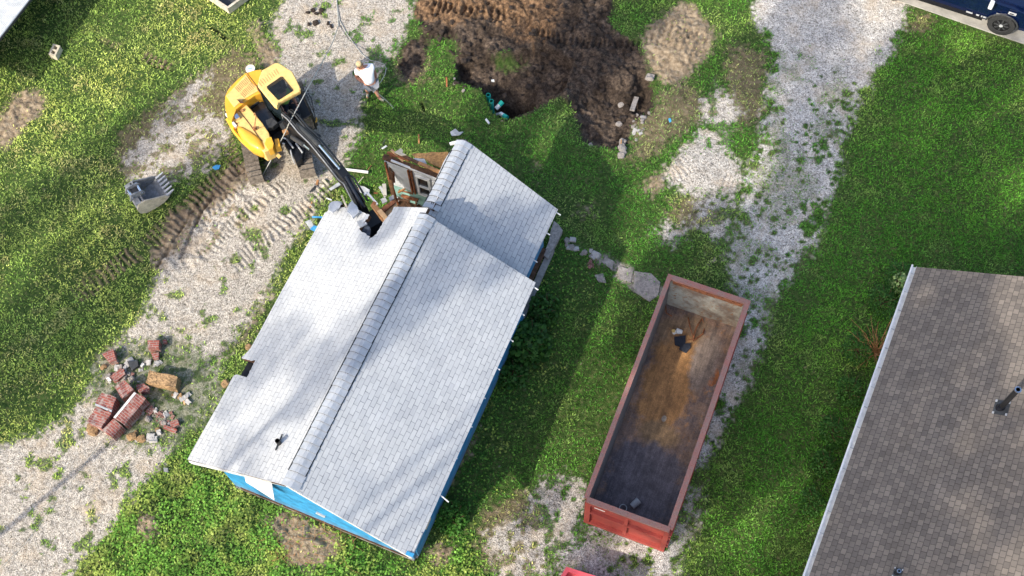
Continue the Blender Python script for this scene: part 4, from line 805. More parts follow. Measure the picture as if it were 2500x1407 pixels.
# ================================================================ EXCAVATOR
ex = thing('excavator', 'yellow tracked excavator with a black boom reaching into the torn roof', 'excavator', P(690, 330, 0))
def trackpart(r0, r1, wd, name):
    """a crawler track: r0, r1 = ground pixels of rear and front end of its centre line"""
    A = P(*r0, .0); B = P(*r1, .0); d = (B - A).normalized(); s = Vector((d.y, -d.x, 0)); L = (B - A).length; hh = .74; R = hh / 2
    base = Vector((0, 0, zat(A.x, A.y) - .02))
    loop = []; n = 12
    for k in range(n + 1): t = math.pi / 2 + k * math.pi / n; loop.append((R + math.cos(t) * R, R + math.sin(t) * R))
    loop2 = [(L - R - math.cos(math.pi / 2 + k * math.pi / n) * R, R - math.sin(math.pi / 2 + k * math.pi / n) * R) for k in range(n + 1)]
    path = [(x, z) for x, z in loop] + loop2
    # resample the belt and lay one pad per step
    pts = [Vector((x, 0, z)) for x, z in path]; pts.append(pts[0]); ls = [0]
    for p, q in zip(pts[:-1], pts[1:]): ls.append(ls[-1] + (q - p).length)
    tot = ls[-1]; npad = int(tot / .165); b = MB()
    def at(t):
        t %= tot
        for i in range(len(ls) - 1):
            if ls[i + 1] >= t: f = (t - ls[i]) / max(ls[i + 1] - ls[i], 1e-6); return pts[i].lerp(pts[i + 1], f)
        return pts[0]
    for k in range(npad):
        p = at((k + .04) * tot / npad); q = at((k + .80) * tot / npad); m_ = (p + q) / 2; dd = (q - p).normalized(); nn = Vector((-dd.z, 0, dd.x)); 
        if (m_ - Vector((L / 2, 0, R))).dot(nn) < 0: nn = -nn
        def Wd(v, y): return A + base + d * v.x + s * y + Vector((0, 0, v.z))
        for (f0, f1, lo, hi) in ((0, 1, -.03, .0), (.05, .18, 0, .03), (.45, .58, 0, .03), (.84, .97, 0, .03)):
            a1 = p.lerp(q, f0); a2 = p.lerp(q, f1)
            b.loft([[Wd(a1 + nn * lo, y), Wd(a2 + nn * lo, y), Wd(a2 + nn * hi, y), Wd(a1 + nn * hi, y)] for y in (-wd / 2, wd / 2)])
    b.build(name, 'track', ex)
    b = MB(); C0 = A + base
    b.loft([[C0 + d * x + s * y + Vector((0, 0, z)) for x, z in ((R * .8, .16), (L - R * .8, .16), (L - R * .5, R), (L - R * .8, hh - .16), (R * .8, hh - .16), (R * .5, R))] for y in (-wd * .36, wd * .36)])
    for x in (R, L - R): b.loft([[C0 + d * (x + math.cos(t) * R * .86) + s * y + Vector((0, 0, R + math.sin(t) * R * .86)) for t in np.linspace(0, 2 * math.pi, 17)[:-1]] for y in (-wd * .3, wd * .3)])
    b.build('track_frame', 'darkgrey', ex)
    return A, B, d, s
ta_ = trackpart((590, 235), (633, 456), .46, 'track'); tb_ = trackpart((726, 222), (757, 440), .50, 'track')
cA_ = (ta_[0] + ta_[1]) / 2; cB_ = (tb_[0] + tb_[1]) / 2; cc = (cA_ + cB_) / 2; td = ta_[2]; ts = (cB_ - cA_).normalized()
b = MB(); b.beam(cA_ + Vector((0, 0, .5)), cB_ + Vector((0, 0, .5)), 1.1, .3); b.tube([cc + Vector((0, 0, .6)), cc + Vector((0, 0, .95))], .6, 24); b.build('undercarriage', 'darkgrey', ex)
# dozer blade behind the tracks
bA = ta_[1] + td * .25; bB = tb_[1] + td * .25
# upper body: decks given by their outlines
def deck(name, px, top, bot, m, bev=.03, par=None):
    b = MB(); b.prism(px, top, bot)
    if bev: b.bevel(bev, 2)
    return b.build(name, m, par or ex)
deck('chassis', [(575, 250), (640, 205), (745, 250), (775, 300), (700, 330), (668, 372), (600, 345)], 1.08, .92, 'darkgrey', .01)
# rounded counterweight (rear)
outer = [(549, 236), (556, 220), (566, 208), (582, 192), (600, 178), (618, 172), (638, 169), (648, 200), (655, 222), (622, 234), (599, 250), (576, 268), (565, 296), (556, 295), (552, 277), (548, 256)]
cw = MB(); A_ = [P(u, v, 1.95) for u, v in outer]; cen = sum(A_, Vector()) / len(A_)
rings = []
for h, k in ((1.28, .93), (1.34, .98), (1.6, 1.01), (1.8, 1.0), (1.90, .995), (1.95, .98)): rings.append([Vector((cen.x + (p.x - cen.x) * k, cen.y + (p.y - cen.y) * k, h)) for p in A_])
cw.loft(rings); cw.build('counterweight', 'yellow', ex)
deck('engine_cover', [(552, 234), (600, 182), (612, 200), (626, 212), (630, 222), (596, 242), (572, 262), (564, 252)], 1.975, 1.94, 'yellowdust', .008)
deck('engine_cover', [(606, 178), (636, 172), (642, 186), (648, 216), (634, 222), (622, 205)], 1.98, 1.94, 'yellow', .008)
deck('side_deck', [(556, 244), (580, 240), (597, 250), (613, 268), (640, 300), (656, 324), (661, 342), (668, 348), (666, 362), (654, 368), (645, 372), (618, 350), (590, 318), (560, 284), (553, 262)], 1.80, 1.25, 'yellowdust', .03)
# glossy side tank bulge
b = MB(); pl = [(577, 308), (590, 310), (612, 322), (635, 338), (645, 350), (652, 369), (648, 374), (632, 371), (612, 362), (592, 342), (580, 322)]
A_ = [P(u, v, 1.72) for u, v in pl]; cen = sum(A_, Vector()) / len(A_)
b.loft([[Vector((cen.x + (p.x - cen.x) * k, cen.y + (p.y - cen.y) * k, h)) for p in A_] for h, k in ((1.30, .86), (1.42, .95), (1.6, 1.0), (1.72, .98), (1.82, .85), (1.86, .6), (1.87, .25))])
b.build('fuel_tank', 'yellow', ex, smooth=True)
deck('step_plate', [(650, 338), (662, 334), (668, 350), (666, 362), (655, 366), (646, 352)], 1.84, 1.5, 'yellow', .01)
# long side skirt
b = MB(); b.tube([P(555, 291, 1.5), P(572, 322, 1.5), P(592, 346, 1.5), P(614, 366, 1.5), P(648, 377, 1.5)], .05, 8); b.build('skirt', 'yellow', ex)
b = MB(); b.beam(P(552, 279, 1.82), P(577, 311, 1.80), .07, .10); b.build('reflector_strip', 'white', ex)
# vents, panel seams, exhaust
b = MB()
for k in range(9):
    u = 575 + k * 4.0; v = 213 + k * 0.0
    for r_ in range(2): p = P(574 + k * 3.1 + r_ * 13, 214 - k * 3.0 + r_ * 13, 1.979); q = P(584 + k * 3.1 + r_ * 13, 225 - k * 3.0 + r_ * 13, 1.979); b.beam(p, q, .014, .006)
b.build('vent_slots', 'rustwood', ex)
b = MB()
for k in range(7): b.beam(P(551 + k * 1.9, 248 + k * 3.6, 1.83), P(558 + k * 1.7, 246 + k * 3.8, 1.83), .025, .03)
b.build('grille', 'black', ex)
b = MB(); b.prism([(550, 240), (568, 262), (556, 276), (552, 266)], 1.82, 1.79); b.build('grille_panel', 'wood', ex)
for seam in [[(550, 238), (570, 262), (592, 250)], [(602, 178), (628, 212), (634, 226)], [(577, 262), (610, 305), (632, 336), (640, 345)], [(569, 305), (582, 300)]]:
    MB().tube([P(*p, 1.985 if p[1] < 258 and p[0] > 560 else 1.815) for p in seam], .012, 5).build('seam', 'wooddark', ex)
b = MB(); b.loft([[P(u, v, 1.97) for u, v in ((578, 243), (593, 247), (594, 253), (586, 252))], [P(u, v, 2.12) for u, v in ((578, 243), (593, 247), (594, 253), (586, 252))]]); b.build('exhaust', 'wooddark', ex)
b = MB(); b.tube([P(591, 270, 1.80), P(591, 270, 1.86)], .05, 14); b.build('filler_cap', 'wood', ex); b = MB(); b.box(P(578, 286, 1.86), (.14, .2, .10), rz=.6).bevel(.02); b.build('lamp', 'chrome', ex)
MB().tube([P(620, 281, 1.8), P(622, 276, 2.2), P(625, 283, 2.25), P(621, 312, 2.1), P(621, 316, 1.81)], .018, 8).build('grab_handle', 'wood', ex); b = MB(); b.box(P(622, 314, 1.84), (.10, .10, .08)); b.build('handle_foot', 'rustwood', ex)
deck('hood', [(596, 248), (624, 231), (640, 246), (662, 276), (678, 298), (660, 312), (652, 320), (640, 300), (614, 268)], 1.55, 1.1, 'blackgloss', .02)
deck('hood', [(598, 250), (622, 232), (634, 246), (612, 262)], 1.62, 1.5, 'darkgrey', .02); deck('hood', [(648, 294), (664, 287), (678, 300), (666, 310), (654, 312)], 1.70, 1.5, 'darkgrey', .01)
# cab
cabtop = [(639, 171), (654, 163), (672, 152), (682, 154), (713, 174), (722, 190), (734, 216), (733, 222), (681, 250), (676, 262), (668, 258), (628, 208), (632, 190)]
ct = MB(); A_ = [P(u, v, 2.88) for u, v in cabtop]; cen = sum(A_, Vector()) / len(A_)
win = [P(u, v, 2.88) for u, v in [(651, 212), (654, 209), (686, 187), (690, 187), (716, 219), (716, 222), (682, 244), (678, 244), (652, 216)]]
def rsamp(poly, n):
    """n points on an outline, evenly by the angle round the window"""
    wc_ = sum(win, Vector()) / len(win); out = []
    for k in range(n):
        an = k * 2 * math.pi / n; dx, dy = math.cos(an), math.sin(an); best = None
        for i in range(len(poly)):
            p, q = poly[i], poly[(i + 1) % len(poly)]; ex_, ey_ = q.x - p.x, q.y - p.y; den = dx * ey_ - dy * ex_
            if abs(den) < 1e-9: continue
            t = ((p.x - wc_.x) * ey_ - (p.y - wc_.y) * ex_) / den; u = ((p.x - wc_.x) * dy - (p.y - wc_.y) * dx) / den
            if t > 0 and -1e-6 <= u <= 1 + 1e-6 and (best is None or t > best): best = t
        out.append(Vector((wc_.x + dx * best, wc_.y + dy * best, 0)))
    return out
ro, ri = rsamp(A_, 72), rsamp(win, 72); cen0 = Vector((cen.x, cen.y, 0)); Zh = lambda L, k, h: [cen0 + (p - cen0) * k + Vector((0, 0, h)) for p in L]
ct.loft([Zh(ri, 1, 2.72), Zh(ro, .98, 2.72), Zh(ro, 1.0, 2.80), Zh(ro, .99, 2.86), Zh(ro, .95, 2.88), Zh(ri, 1, 2.88), Zh(ri, 1, 2.72)], cap=False)
ct.build('cab_roof', 'yellowdust', ex)
b = MB(); b.prism([(651, 212), (654, 209), (686, 187), (690, 187), (716, 219), (716, 222), (682, 244), (678, 244), (652, 216)], 2.895, 2.885); b.build('roof_window', 'tinted', ex)
b = MB()
for k in range(9): b.beam(P(630 + k * 5.4, 199 - k * 3.9, 2.884), P(640 + k * 5.0, 211 - k * 3.9, 2.884), .012, .006)
b.build('roof_ribs', 'wood', ex)
# cab body: posts from roof down to floor, dark glass between
f1, f2 = P(679, 250, 2.8), P(733, 219, 2.8); r1, r2 = P(630, 206, 2.8), P(678, 158, 2.8)
fw = (f2 - f1); fw.z = 0; fw.normalize(); fwd = Vector((fw.y, -fw.x, 0))
b1 = f1 + fwd * .34; b2 = f2 + fwd * .34; b1.z = b2.z = 1.05
g1_ = Vector((f1.x, f1.y, 2.76)); g2_ = Vector((f2.x, f2.y, 2.76))
m1 = f1 + fwd * .38; m1.z = 1.9; m2 = f2 + fwd * .38; m2.z = 1.9
b = MB(); b.tube([g1_, m1, b1], .035, 6); b.tube([g2_, m2, b2], .035, 6); b.tube([r1 - Vector((0, 0, .05)), Vector((r1.x, r1.y, 1.05))], .04, 6); b.tube([Vector((r2.x, r2.y, 2.75)), Vector((r2.x, r2.y, 1.05))], .04, 6)
b.tube([m1, m2], .02, 6); mdl_ = (f2 + r2) / 2; b.tube([Vector((mdl_.x, mdl_.y, 2.75)), Vector((mdl_.x, mdl_.y, 1.05))], .03, 6); b.build('cab_frame', 'black', ex)
b = MB(); b.poly([m1 + fw * .04, m2 - fw * .04, b2 - fw * .04, b1 + fw * .04]); b.build('windscreen', 'glass', ex)
b = MB(); zf = Vector((0, 0, 1)); b.loft([[Vector((p.x, p.y, h)) for p in (f1, f2, r2, r1)] for h in (1.0, 1.35)]); b.build('cab_base', 'black', ex)
b = MB(); b.poly([Vector((r1.x, r1.y, 1.35)), Vector((f1.x, f1.y, 1.35)), Vector((f1.x, f1.y, 2.75)), Vector((r1.x, r1.y, 2.75))]); b.poly([Vector((r2.x, r2.y, 1.35)), Vector((r1.x, r1.y, 1.35)), Vector((r1.x, r1.y, 2.75)), Vector((r2.x, r2.y, 2.75))]); b.build('side_window', 'glass', ex)
MB().beam(P(679, 250, 2.79), P(733, 219, 2.79), .05, .05).build('visor', 'lightgrey', ex)
cf = [(683, 252), (735, 222), (772, 298), (735, 318), (716, 312)]
deck('cab_floor', cf, 1.12, .98, 'black', .01)
b = MB(); b.tube([P(772, 288, 1.15), P(773, 296, 1.15), P(768, 300, 1.15), P(735, 318, 1.15)], .03, 8); b.build('front_rail', 'yellow', ex)
b = MB(); b.tube([P(738, 214, 2.3), P(746, 212, 2.3), P(751, 217, 2.2), P(751, 224, 1.9)], .015, 6); b.tube([P(733, 225, 1.9), P(750, 258, 1.5), P(766, 290, 1.2)], .022, 6); b.tube([P(752, 228, 1.9), P(760, 240, 1.7), P(770, 290, 1.2), P(764, 288, 1.2)], .016, 6); b.tube([P(744, 222, 2.0), P(768, 280, 1.3)], .014, 6); b.build('handrail', 'darkgrey', ex)
b = MB(); b.box(P(724, 246, 1.7), (.16, .08, .12), rz=.6); b.tube([P(719, 238, 1.9), P(720, 234, 1.95)], .06, 12); b.build('mirror', 'grey', ex)
b = MB(); b.box(P(708, 262, 1.3), (.35, .35, .1), rz=.63); b.tube([P(700, 285, 1.15), P(702, 282, 1.5)], .025, 6); b.tube([P(722, 270, 1.15), P(722, 268, 1.5)], .025, 6); b.box(P(712, 286, 1.16), (.1, .22, .03), rz=.6); b.box(P(722, 280, 1.16), (.1, .22, .03), rz=.6); b.build('controls', 'darkgrey', ex)
# boom in its vertical plane
BF = P(705, 302, 1.65); ba = R_(-55); bd = Vector((math.cos(ba), math.sin(ba), 0)); bs = Vector((bd.y, -bd.x, 0))
def K(x, z, y=0): return Vector((BF.x, BF.y, 0)) + bd * x + Vector((0, 0, z)) + bs * y
def armbox(b, prof, w): b.loft([[K(x, z, y) for x, z in prof] for y in (-w / 2, w / 2)])
b = MB(); armbox(b, [(-.15, 1.5), (-.1, 1.8), (.9, 2.55), (2.0, 3.2), (3.0, 3.48), (4.15, 3.58), (4.22, 3.42), (3.0, 3.14), (2.1, 2.72), (1.1, 1.95), (.1, 1.45)], .30); b.bevel(.02, 1).build('boom', 'black', ex)
b = MB(); armbox(b, [(3.75, 3.95), (4.25, 4.0), (4.6, 3.7), (5.35, 2.55), (5.25, 2.42), (4.4, 3.15), (4.0, 3.35)], .24); b.bevel(.02, 1); st = b.build('stick', 'black', ex)
b = MB(); armbox(b, [(5.0, 2.95), (5.5, 2.95), (5.9, 2.5), (5.85, 1.95), (5.45, 1.7), (5.1, 2.0)], .62); b.sub(1, .03, 3).build('bucket', 'black', ex)
b = MB(); b.tube([K(.9, 2.2, -.26), K(1.9, 3.0, -.26)], .075, 12); b.tube([K(.9, 2.2, .26), K(1.9, 3.0, .26)], .075, 12); b.tube([K(1.0, 2.75), K(2.6, 3.62)], .08, 12); b.build('boom_cylinder', 'darkgrey', ex)
b = MB(); b.tube([K(2.6, 3.62), K(3.9, 3.95)], .04, 10); b.tube([K(1.9, 3.0, .26), K(2.3, 3.2, .24)], .04, 8); b.build('cylinder_rod', 'chrome', ex)
b = MB(); b.tube([K(4.2, 4.0, .0), K(5.0, 3.3, .0)], .07, 10); b.build('bucket_cylinder', 'blackgloss', ex)
for y, z, r in ((-.1, 0, .022), (-.17, -.03, .018), (.16, 0, .022), (.10, .03, .018), (-.2, -.06, .016)):
    b = MB(); pts = [K(-.1, 1.9 + z, y * .6), K(.2, 2.55 + z, y), K(.7, 2.85 + z, y), K(1.4, 2.98 + z, y), K(2.2, 3.4 + z, y), K(3.1, 3.58 + z, y), K(4.0, 3.68 + z, y), K(4.35, 3.95 + z, y), K(4.9, 3.35 + z, y * 1.2)]
    b.tube(pts, r, 6); b.build('hydraulic_hose', 'darkgrey' if y < .12 else 'grey', ex)
b = MB(); b.tube([K(-.2, 1.5, -.5), K(.0, 1.6, -.4), K(.3, 1.3, -.3), K(.9, 2.2, -.26)], .02, 6); b.beam(K(-.3, 1.3), K(.3, 1.35), .5, .5); b.build('boom_foot', 'darkgrey', ex)
deck('swing_bracket', [(692, 318), (712, 312), (730, 330), (742, 352), (736, 388), (722, 396), (712, 372), (700, 360), (690, 342)], 1.0, .55, 'blackgloss', .02)
b = MB(); b.tube([P(709, 366, 1.1), P(712, 380, 1.05), P(720, 400, .7)], .022, 6); b.tube([P(722, 350, 1.1), P(738, 372, 1.0), P(730, 392, .8)], .03, 6); b.tube([P(700, 340, 1.2), P(716, 362, 1.2)], .03, 6); b.build('bracket_pipes', 'lightgrey', ex)
b = MB(); b.beam(P(664, 366, 1.4), P(684, 385, 1.3), .10, .06); b.build('step_arm', 'yellowdust', ex); deck('fittings', [(670, 340), (680, 338), (684, 356), (672, 360)], 1.7, 1.4, 'yellow', .01); MB().box(P(697, 323, 1.9), (.16, .16, .10), rz=.5).build('boom_lamp', 'wood', ex)
for u, v in ((695, 338), (692, 351)): MB().box(P(u, v, 1.45), (.09, .05, .01), rz=-.4).build('decal', 'white', ex)
# ================================================================ OVERHEAD CABLE, HOSE
b = MB(); b.tube([G(639, 432, .04), P(665, 385, .9), P(697, 322, 2.05), P(705, 303, 2.75), P(745, 228, 2.9), P(780, 165, 1.9), G(813, 102, .5), G(826, 62, .03), G(820, -30, .03)], .016, 6)
tag(b.build('cable', 'hose'), 'pale cable draped straight across the yellow excavator to the ground', 'cable')
b = MB(); pts = [(819, -30), (824, 20), (830, 52), (845, 80), (868, 112), (884, 133), (905, 148), (925, 152), (938, 157), (943, 168), (940, 182), (930, 200), (921, 211)]
hp = [G(*p, .025) for p in pts]; hp[-1] = P(921, 208, .25); b.tube(hp + [P(912, 214, .6), P(900, 210, .85), P(893, 207, .98)], .013, 6); tag(b.build('garden_hose', 'hose'), 'pale garden hose curling round to the hands of the man in the white shirt', 'hose')
b = MB(); b.tube([G(-40, 1430, .008), G(60, 1330, .008), G(160, 1195, .008), G(228, 1105, .008), G(262, 1058, .008)], .007, 5); tag(b.build('cable', 'hose'), 'thin wire lying straight along the lower left gravel drive', 'wire')
# ================================================================ PEOPLE
def person(name, label, J, mats, parent_extra=None):
    """J: dict of joints (world). one continuous skinned body; clothes and hair as children"""
    seq = ['pelvis', 'belly', 'chest', 'neck', 'head', 'crown', 'shoulder_l', 'elbow_l', 'wrist_l', 'shoulder_r', 'elbow_r', 'wrist_r', 'hip_l', 'knee_l', 'ankle_l', 'toe_l', 'hip_r', 'knee_r', 'ankle_r', 'toe_r']
    rad = [.17, .185, .175, .066, .10, .078, .095, .066, .042, .095, .066, .042, .115, .082, .052, .042, .115, .082, .052, .042]
    E = [(0, 1), (1, 2), (2, 3), (3, 4), (4, 5), (2, 6), (6, 7), (7, 8), (2, 9), (9, 10), (10, 11), (0, 12), (12, 13), (13, 14), (14, 15), (0, 16), (16, 17), (17, 18), (18, 19)]
    b = skin(name, [J[k] for k in seq], E, rad, mats['skin'], None, 2, 0); tag(b, label, 'person'); return b, dict(zip(seq, rad))
def hand(parent, w, d, palm_n, curl, m='skin', size=1.0):
    d = d.normalized(); s = d.cross(palm_n).normalized(); n = s.cross(d)
    pts = [w, w + d * .045 * size]; E = [(0, 1)]; rr = [.026, .03]; 
    for k, (off, ln_) in enumerate(((-.03, .068), (-.010, .078), (.011, .074), (.031, .058))):
        i = len(pts); q = w + d * .085 * size + s * off * size; q1 = q + (d * math.cos(curl) + n * math.sin(curl)) * ln_ * .5 * size; q2 = q1 + (d * math.cos(curl * 2) + n * math.sin(curl * 2)) * ln_ * .5 * size
        pts += [q, q1, q2]; E += [(1, i), (i, i + 1), (i + 1, i + 2)]; rr += [.013, .0095, .008]
    i = len(pts); pts += [w + d * .03 * size - s * .035 * size, w + d * .07 * size - s * .055 * size + n * .02]; E += [(1, i), (i, i + 1)]; rr += [.013, .009]
    return skin('hand', pts, E, rr, m, parent, 1, 0)
J = dict(pelvis=P(906, 205, .94), belly=P(898, 190, 1.12), chest=P(892, 174, 1.38), neck=P(884, 164, 1.53), head=P(880, 160, 1.64), crown=P(877, 157, 1.74),
         shoulder_l=P(872, 173, 1.42), elbow_l=P(870, 189, 1.12), wrist_l=P(888, 203, 1.02), shoulder_r=P(907, 163, 1.42), elbow_r=P(915, 178, 1.12), wrist_r=P(918, 192, .9),
         hip_l=P(899, 208, .88), knee_l=P(896, 218, .5), ankle_l=G(898, 227, .09), toe_l=G(897, 240, .05), hip_r=P(912, 207, .88), knee_r=P(917, 220, .5), ankle_r=G(926, 240, .09), toe_r=G(938, 247, .05))
man, rd = person('person', 'man in white t-shirt, grey shorts and straw hat standing with a hose', J, dict(skin='skin'))
def garment(name, keys, edges, grow, m, extra=None, par=None, sub=2):
    pts = [J[k] for k in keys]; rr = [rd[k] * g + .012 for k, g in zip(keys, grow)]; return skin(name, pts, edges, rr, m, par or man, sub, 0)
J['half_l'] = J['shoulder_l'].lerp(J['elbow_l'], .62); J['half_r'] = J['shoulder_r'].lerp(J['elbow_r'], .62); rd['half_l'] = rd['half_r'] = .078
J['hem'] = J['pelvis'] + Vector((0, 0, -.03)); rd['hem'] = .165
J['nb'] = J['chest'].lerp(J['neck'], .62); rd['nb'] = .10
garment('tshirt', ['hem', 'belly', 'chest', 'shoulder_l', 'half_l', 'shoulder_r', 'half_r', 'nb'], [(0, 1), (1, 2), (2, 3), (3, 4), (2, 5), (5, 6), (2, 7)], [1.08, 1.2, 1.25, 1.2, 1.2, 1.2, 1.2, 1.15], 'shirt')
J['th_l'] = J['hip_l'].lerp(J['knee_l'], .85); J['th_r'] = J['hip_r'].lerp(J['knee_r'], .85); rd['th_l'] = rd['th_r'] = .088
garment('shorts', ['pelvis', 'hip_l', 'th_l', 'hip_r', 'th_r'], [(0, 1), (1, 2), (0, 3), (3, 4)], [1.02, 1.05, 1.1, 1.05, 1.1], 'shorts')
for s_ in 'lr':
    a1, t1 = J['ankle_' + s_], J['toe_' + s_]; skin('shoe', [a1 - (t1 - a1) * .25 - Vector((0, 0, .03)), a1.lerp(t1, .5), t1], [(0, 1), (1, 2)], [.05, .055, .045], 'shoe', man, 2, 0)
    skin('sock', [a1 + Vector((0, 0, -.01)), a1 + Vector((0, 0, .06))], [(0, 1)], [.052, .05], 'black', man, 1, 0)
hd = J['head']; up_ = (J['crown'] - J['neck']).normalized(); fd = Vector((.55, -.75, -.35)).normalized(); fd = (fd - up_ * fd.dot(up_)).normalized()
b = MB(); c_ = J['crown']; sd_ = fd.cross(up_)
def disc(c, r1, r2, fwdk, n=20): return [c + (fd * math.cos(t) * r1 + sd_ * math.sin(t) * r2) for t in np.linspace(0, 2 * math.pi, n + 1)[:-1]]
b.loft([disc(c_ - up_ * .0 + fd * .0, .118, .105, 1), disc(c_ + up_ * .05, .108, .098, 1), disc(c_ + up_ * .09, .08, .075, 1), disc(c_ + up_ * .10, .03, .03, 1)]); b.build('hat', 'strawhat', man, smooth=True)
b = MB(); b.loft([disc(c_ - up_ * .02 + fd * .07, .13, .10, 1), disc(c_ + up_ * .0 + fd * .05, .12, .10, 1)]); b.build('hat_brim', 'wooddark', man)
b = MB(); b.tube([hd + fd * .088 - up_ * .0, hd + fd * .112 - up_ * .022], [.012, .016], 8); b.build('nose', 'skin', man)
for s_ in (-1, 1):
    b = MB(); b.tube([hd + fd * .085 + sd_ * .034 * s_ + up_ * .015, hd + fd * .095 + sd_ * .034 * s_ + up_ * .015], .011, 8); b.build('eye', 'black', man); b = MB(); b.box(hd + sd_ * .10 * s_, (.03, .02, .055)); b.bevel(.008).build('ear', 'skin', man)
b = MB(); b.beam(hd + fd * .09 - up_ * .05 - sd_ * .025, hd + fd * .09 - up_ * .05 + sd_ * .025, .01, .012); b.build('mouth', 'red', man)
hand(man, J['wrist_l'], (J['wrist_l'] - J['elbow_l']), Vector((.3, -.3, .9)), .9); hand(man, J['wrist_r'], Vector((.1, -.15, -1)), Vector((-1, -.2, 0)), .35)
b = MB(); nz0 = J['wrist_l'] + (J['wrist_l'] - J['elbow_l']).normalized() * .08; b.tube([nz0 + Vector((-.08, .04, -.02)), nz0, nz0 + Vector((.12, -.10, -.02)), nz0 + Vector((.26, -.22, -.06))], [.02, .028, .022, .014], 10); tag(b.build('hose_nozzle', 'darkgrey'), 'dark hose nozzle in the hand of the man in the white shirt', 'nozzle')
wm = bpy.data.materials.new('water'); wm.use_nodes = True; t_ = wm.node_tree; tb = N(t_, 'ShaderNodeBsdfTransparent'); pb = t_.nodes['Principled BSDF']; pb.inputs['Base Color'].default_value = (.8, .85, .85, 1); ms_ = N(t_, 'ShaderNodeMixShader'); ms_.inputs[0].default_value = .10; t_.links.new(tb.outputs[0], ms_.inputs[1]); t_.links.new(pb.outputs[0], ms_.inputs[2]); t_.links.new(ms_.outputs[0], t_.nodes['Material Output'].inputs[0])
w0 = nz0 + Vector((.26, -.22, -.06)); w1 = G(962, 266, .0); pts = [w0.lerp(w1, k) + Vector((0, 0, .5 * k * (1 - k))) for k in np.linspace(0, 1, 9)]
b = MB(); b.tube(pts, [.010, .011, .013, .015, .017, .02, .022, .025, .03], 6); tag(b.build('water_jet', wm), 'thin stream of water sprayed from the hose onto the grass', 'water stream', kind='stuff')
# operator in the cab
oc = P(690, 235, 1.75); JJ = {k: v.copy() for k, v in J.items()}
seat = Vector((f1.x + f2.x, f1.y + f2.y, 0)) / 2 - fwd * .75
def S3(x, y, z): return seat + fwd * x + fw * y + Vector((0, 0, z))
JO = dict(pelvis=S3(0, 0, 1.55), belly=S3(.0, 0, 1.75), chest=S3(0, 0, 2.0), neck=S3(.02, 0, 2.2), head=S3(.05, 0, 2.34), crown=S3(.05, 0, 2.44), shoulder_l=S3(0, -.19, 2.08), elbow_l=S3(.12, -.26, 1.82), wrist_l=S3(.38, -.24, 1.74), shoulder_r=S3(0, .19, 2.08), elbow_r=S3(.12, .26, 1.82), wrist_r=S3(.38, .24, 1.74),
          hip_l=S3(.05, -.10, 1.55), knee_l=S3(.48, -.14, 1.6), ankle_l=S3(.55, -.14, 1.2), toe_l=S3(.68, -.14, 1.15), hip_r=S3(.05, .10, 1.55), knee_r=S3(.48, .14, 1.6), ankle_r=S3(.55, .14, 1.2), toe_r=S3(.68, .14, 1.15))
op, rd = person('person', 'excavator operator in a lime hi-vis shirt seen through the cab roof window', JO, dict(skin='skin')); J = JO
J['half_l'] = J['shoulder_l'].lerp(J['elbow_l'], .6); J['half_r'] = J['shoulder_r'].lerp(J['elbow_r'], .6); rd['half_l'] = rd['half_r'] = .06
garment('shirt', ['pelvis', 'belly', 'chest', 'shoulder_l', 'half_l', 'shoulder_r', 'half_r'], [(0, 1), (1, 2), (2, 3), (3, 4), (2, 5), (5, 6)], [1.0, 1.05, 1.05, 1.05, 1.1, 1.05, 1.1], 'hivis', par=op)
garment('trousers', ['pelvis', 'hip_l', 'knee_l', 'ankle_l', 'hip_r', 'knee_r', 'ankle_r'], [(0, 1), (1, 2), (2, 3), (0, 4), (4, 5), (5, 6)], [1.0] * 7, 'denim', par=op)
skin('cap', [J['crown'] + Vector((0, 0, -.02)), J['crown'] + Vector((0, 0, .03)), J['crown'] + fwd * .14], [(0, 1), (0, 2)], [.11, .08, .05], 'black', op, 1, 0)
hand(op, J['wrist_l'], fwd, Vector((0, 0, -1)), .8); hand(op, J['wrist_r'], fwd, Vector((0, 0, -1)), .8)
b = MB(); b.box(S3(-.05, 0, 1.42), (.5, .5, .14), rz=math.atan2(fwd.y, fwd.x)).bevel(.04); b.box(S3(-.26, 0, 1.85), (.12, .48, .75), rz=math.atan2(fwd.y, fwd.x)).bevel(.03) if 0 else None; b.build('seat', 'black', ex)
# ================================================================ PICKUP TRUCK (top right corner)
tk = thing('pickup_truck', 'dark blue pickup truck parked on the pale concrete driveway in the top right corner', 'truck', (15.24, 25.44, .05))
wc = P(2443, 65, .48); ta = R_(-25); tf = Vector((math.cos(ta), math.sin(ta), 0)); tr_ = Vector((tf.y, -tf.x, 0))   # tr_: toward the side we see
def T_(x, y, z): return Vector((wc.x, wc.y, .045)) + tf * x + tr_ * (y) + Vector((0, 0, z))
WB = 3.75; TW = 2.0; y0 = -.02
b = MB()
arch = lambda cx: [(cx + math.cos(t) * .52, .46 + math.sin(t) * .52) for t in np.linspace(0, math.pi, 9)]
low_ = [(.98, .55)] + [(.52, .50)] + arch(0) + [(-.55, .50), (-WB + .55, .50)] + arch(-WB) + [(-WB - .55, .55), (-WB - 1.25, .6)]
up_p = [(-WB - 1.25, 1.35), (-3.1, 1.38), (-3.1, 1.40), (.15, 1.36), (.85, 1.22), (1.0, 1.0)]
prof = low_ + up_p
vs = [[b.bm.verts.new(T_(x, y, z)) for x, z in prof] for y in (y0, y0 - .06, y0 - TW + .06, y0 - TW)]
b.bm.free(); b = MB()
def ring(y, k): return [T_(x, y, .9 + (z - .9) * k) for x, z in prof]
b.loft([ring(y0 - .05, .95), ring(y0, 1.0 * .985), ring(y0 - .02, 1), ring(y0 - TW + .02, 1), ring(y0 - TW, .985), ring(y0 - TW + .05, .95)])
body = b.build('body', 'truck', tk)
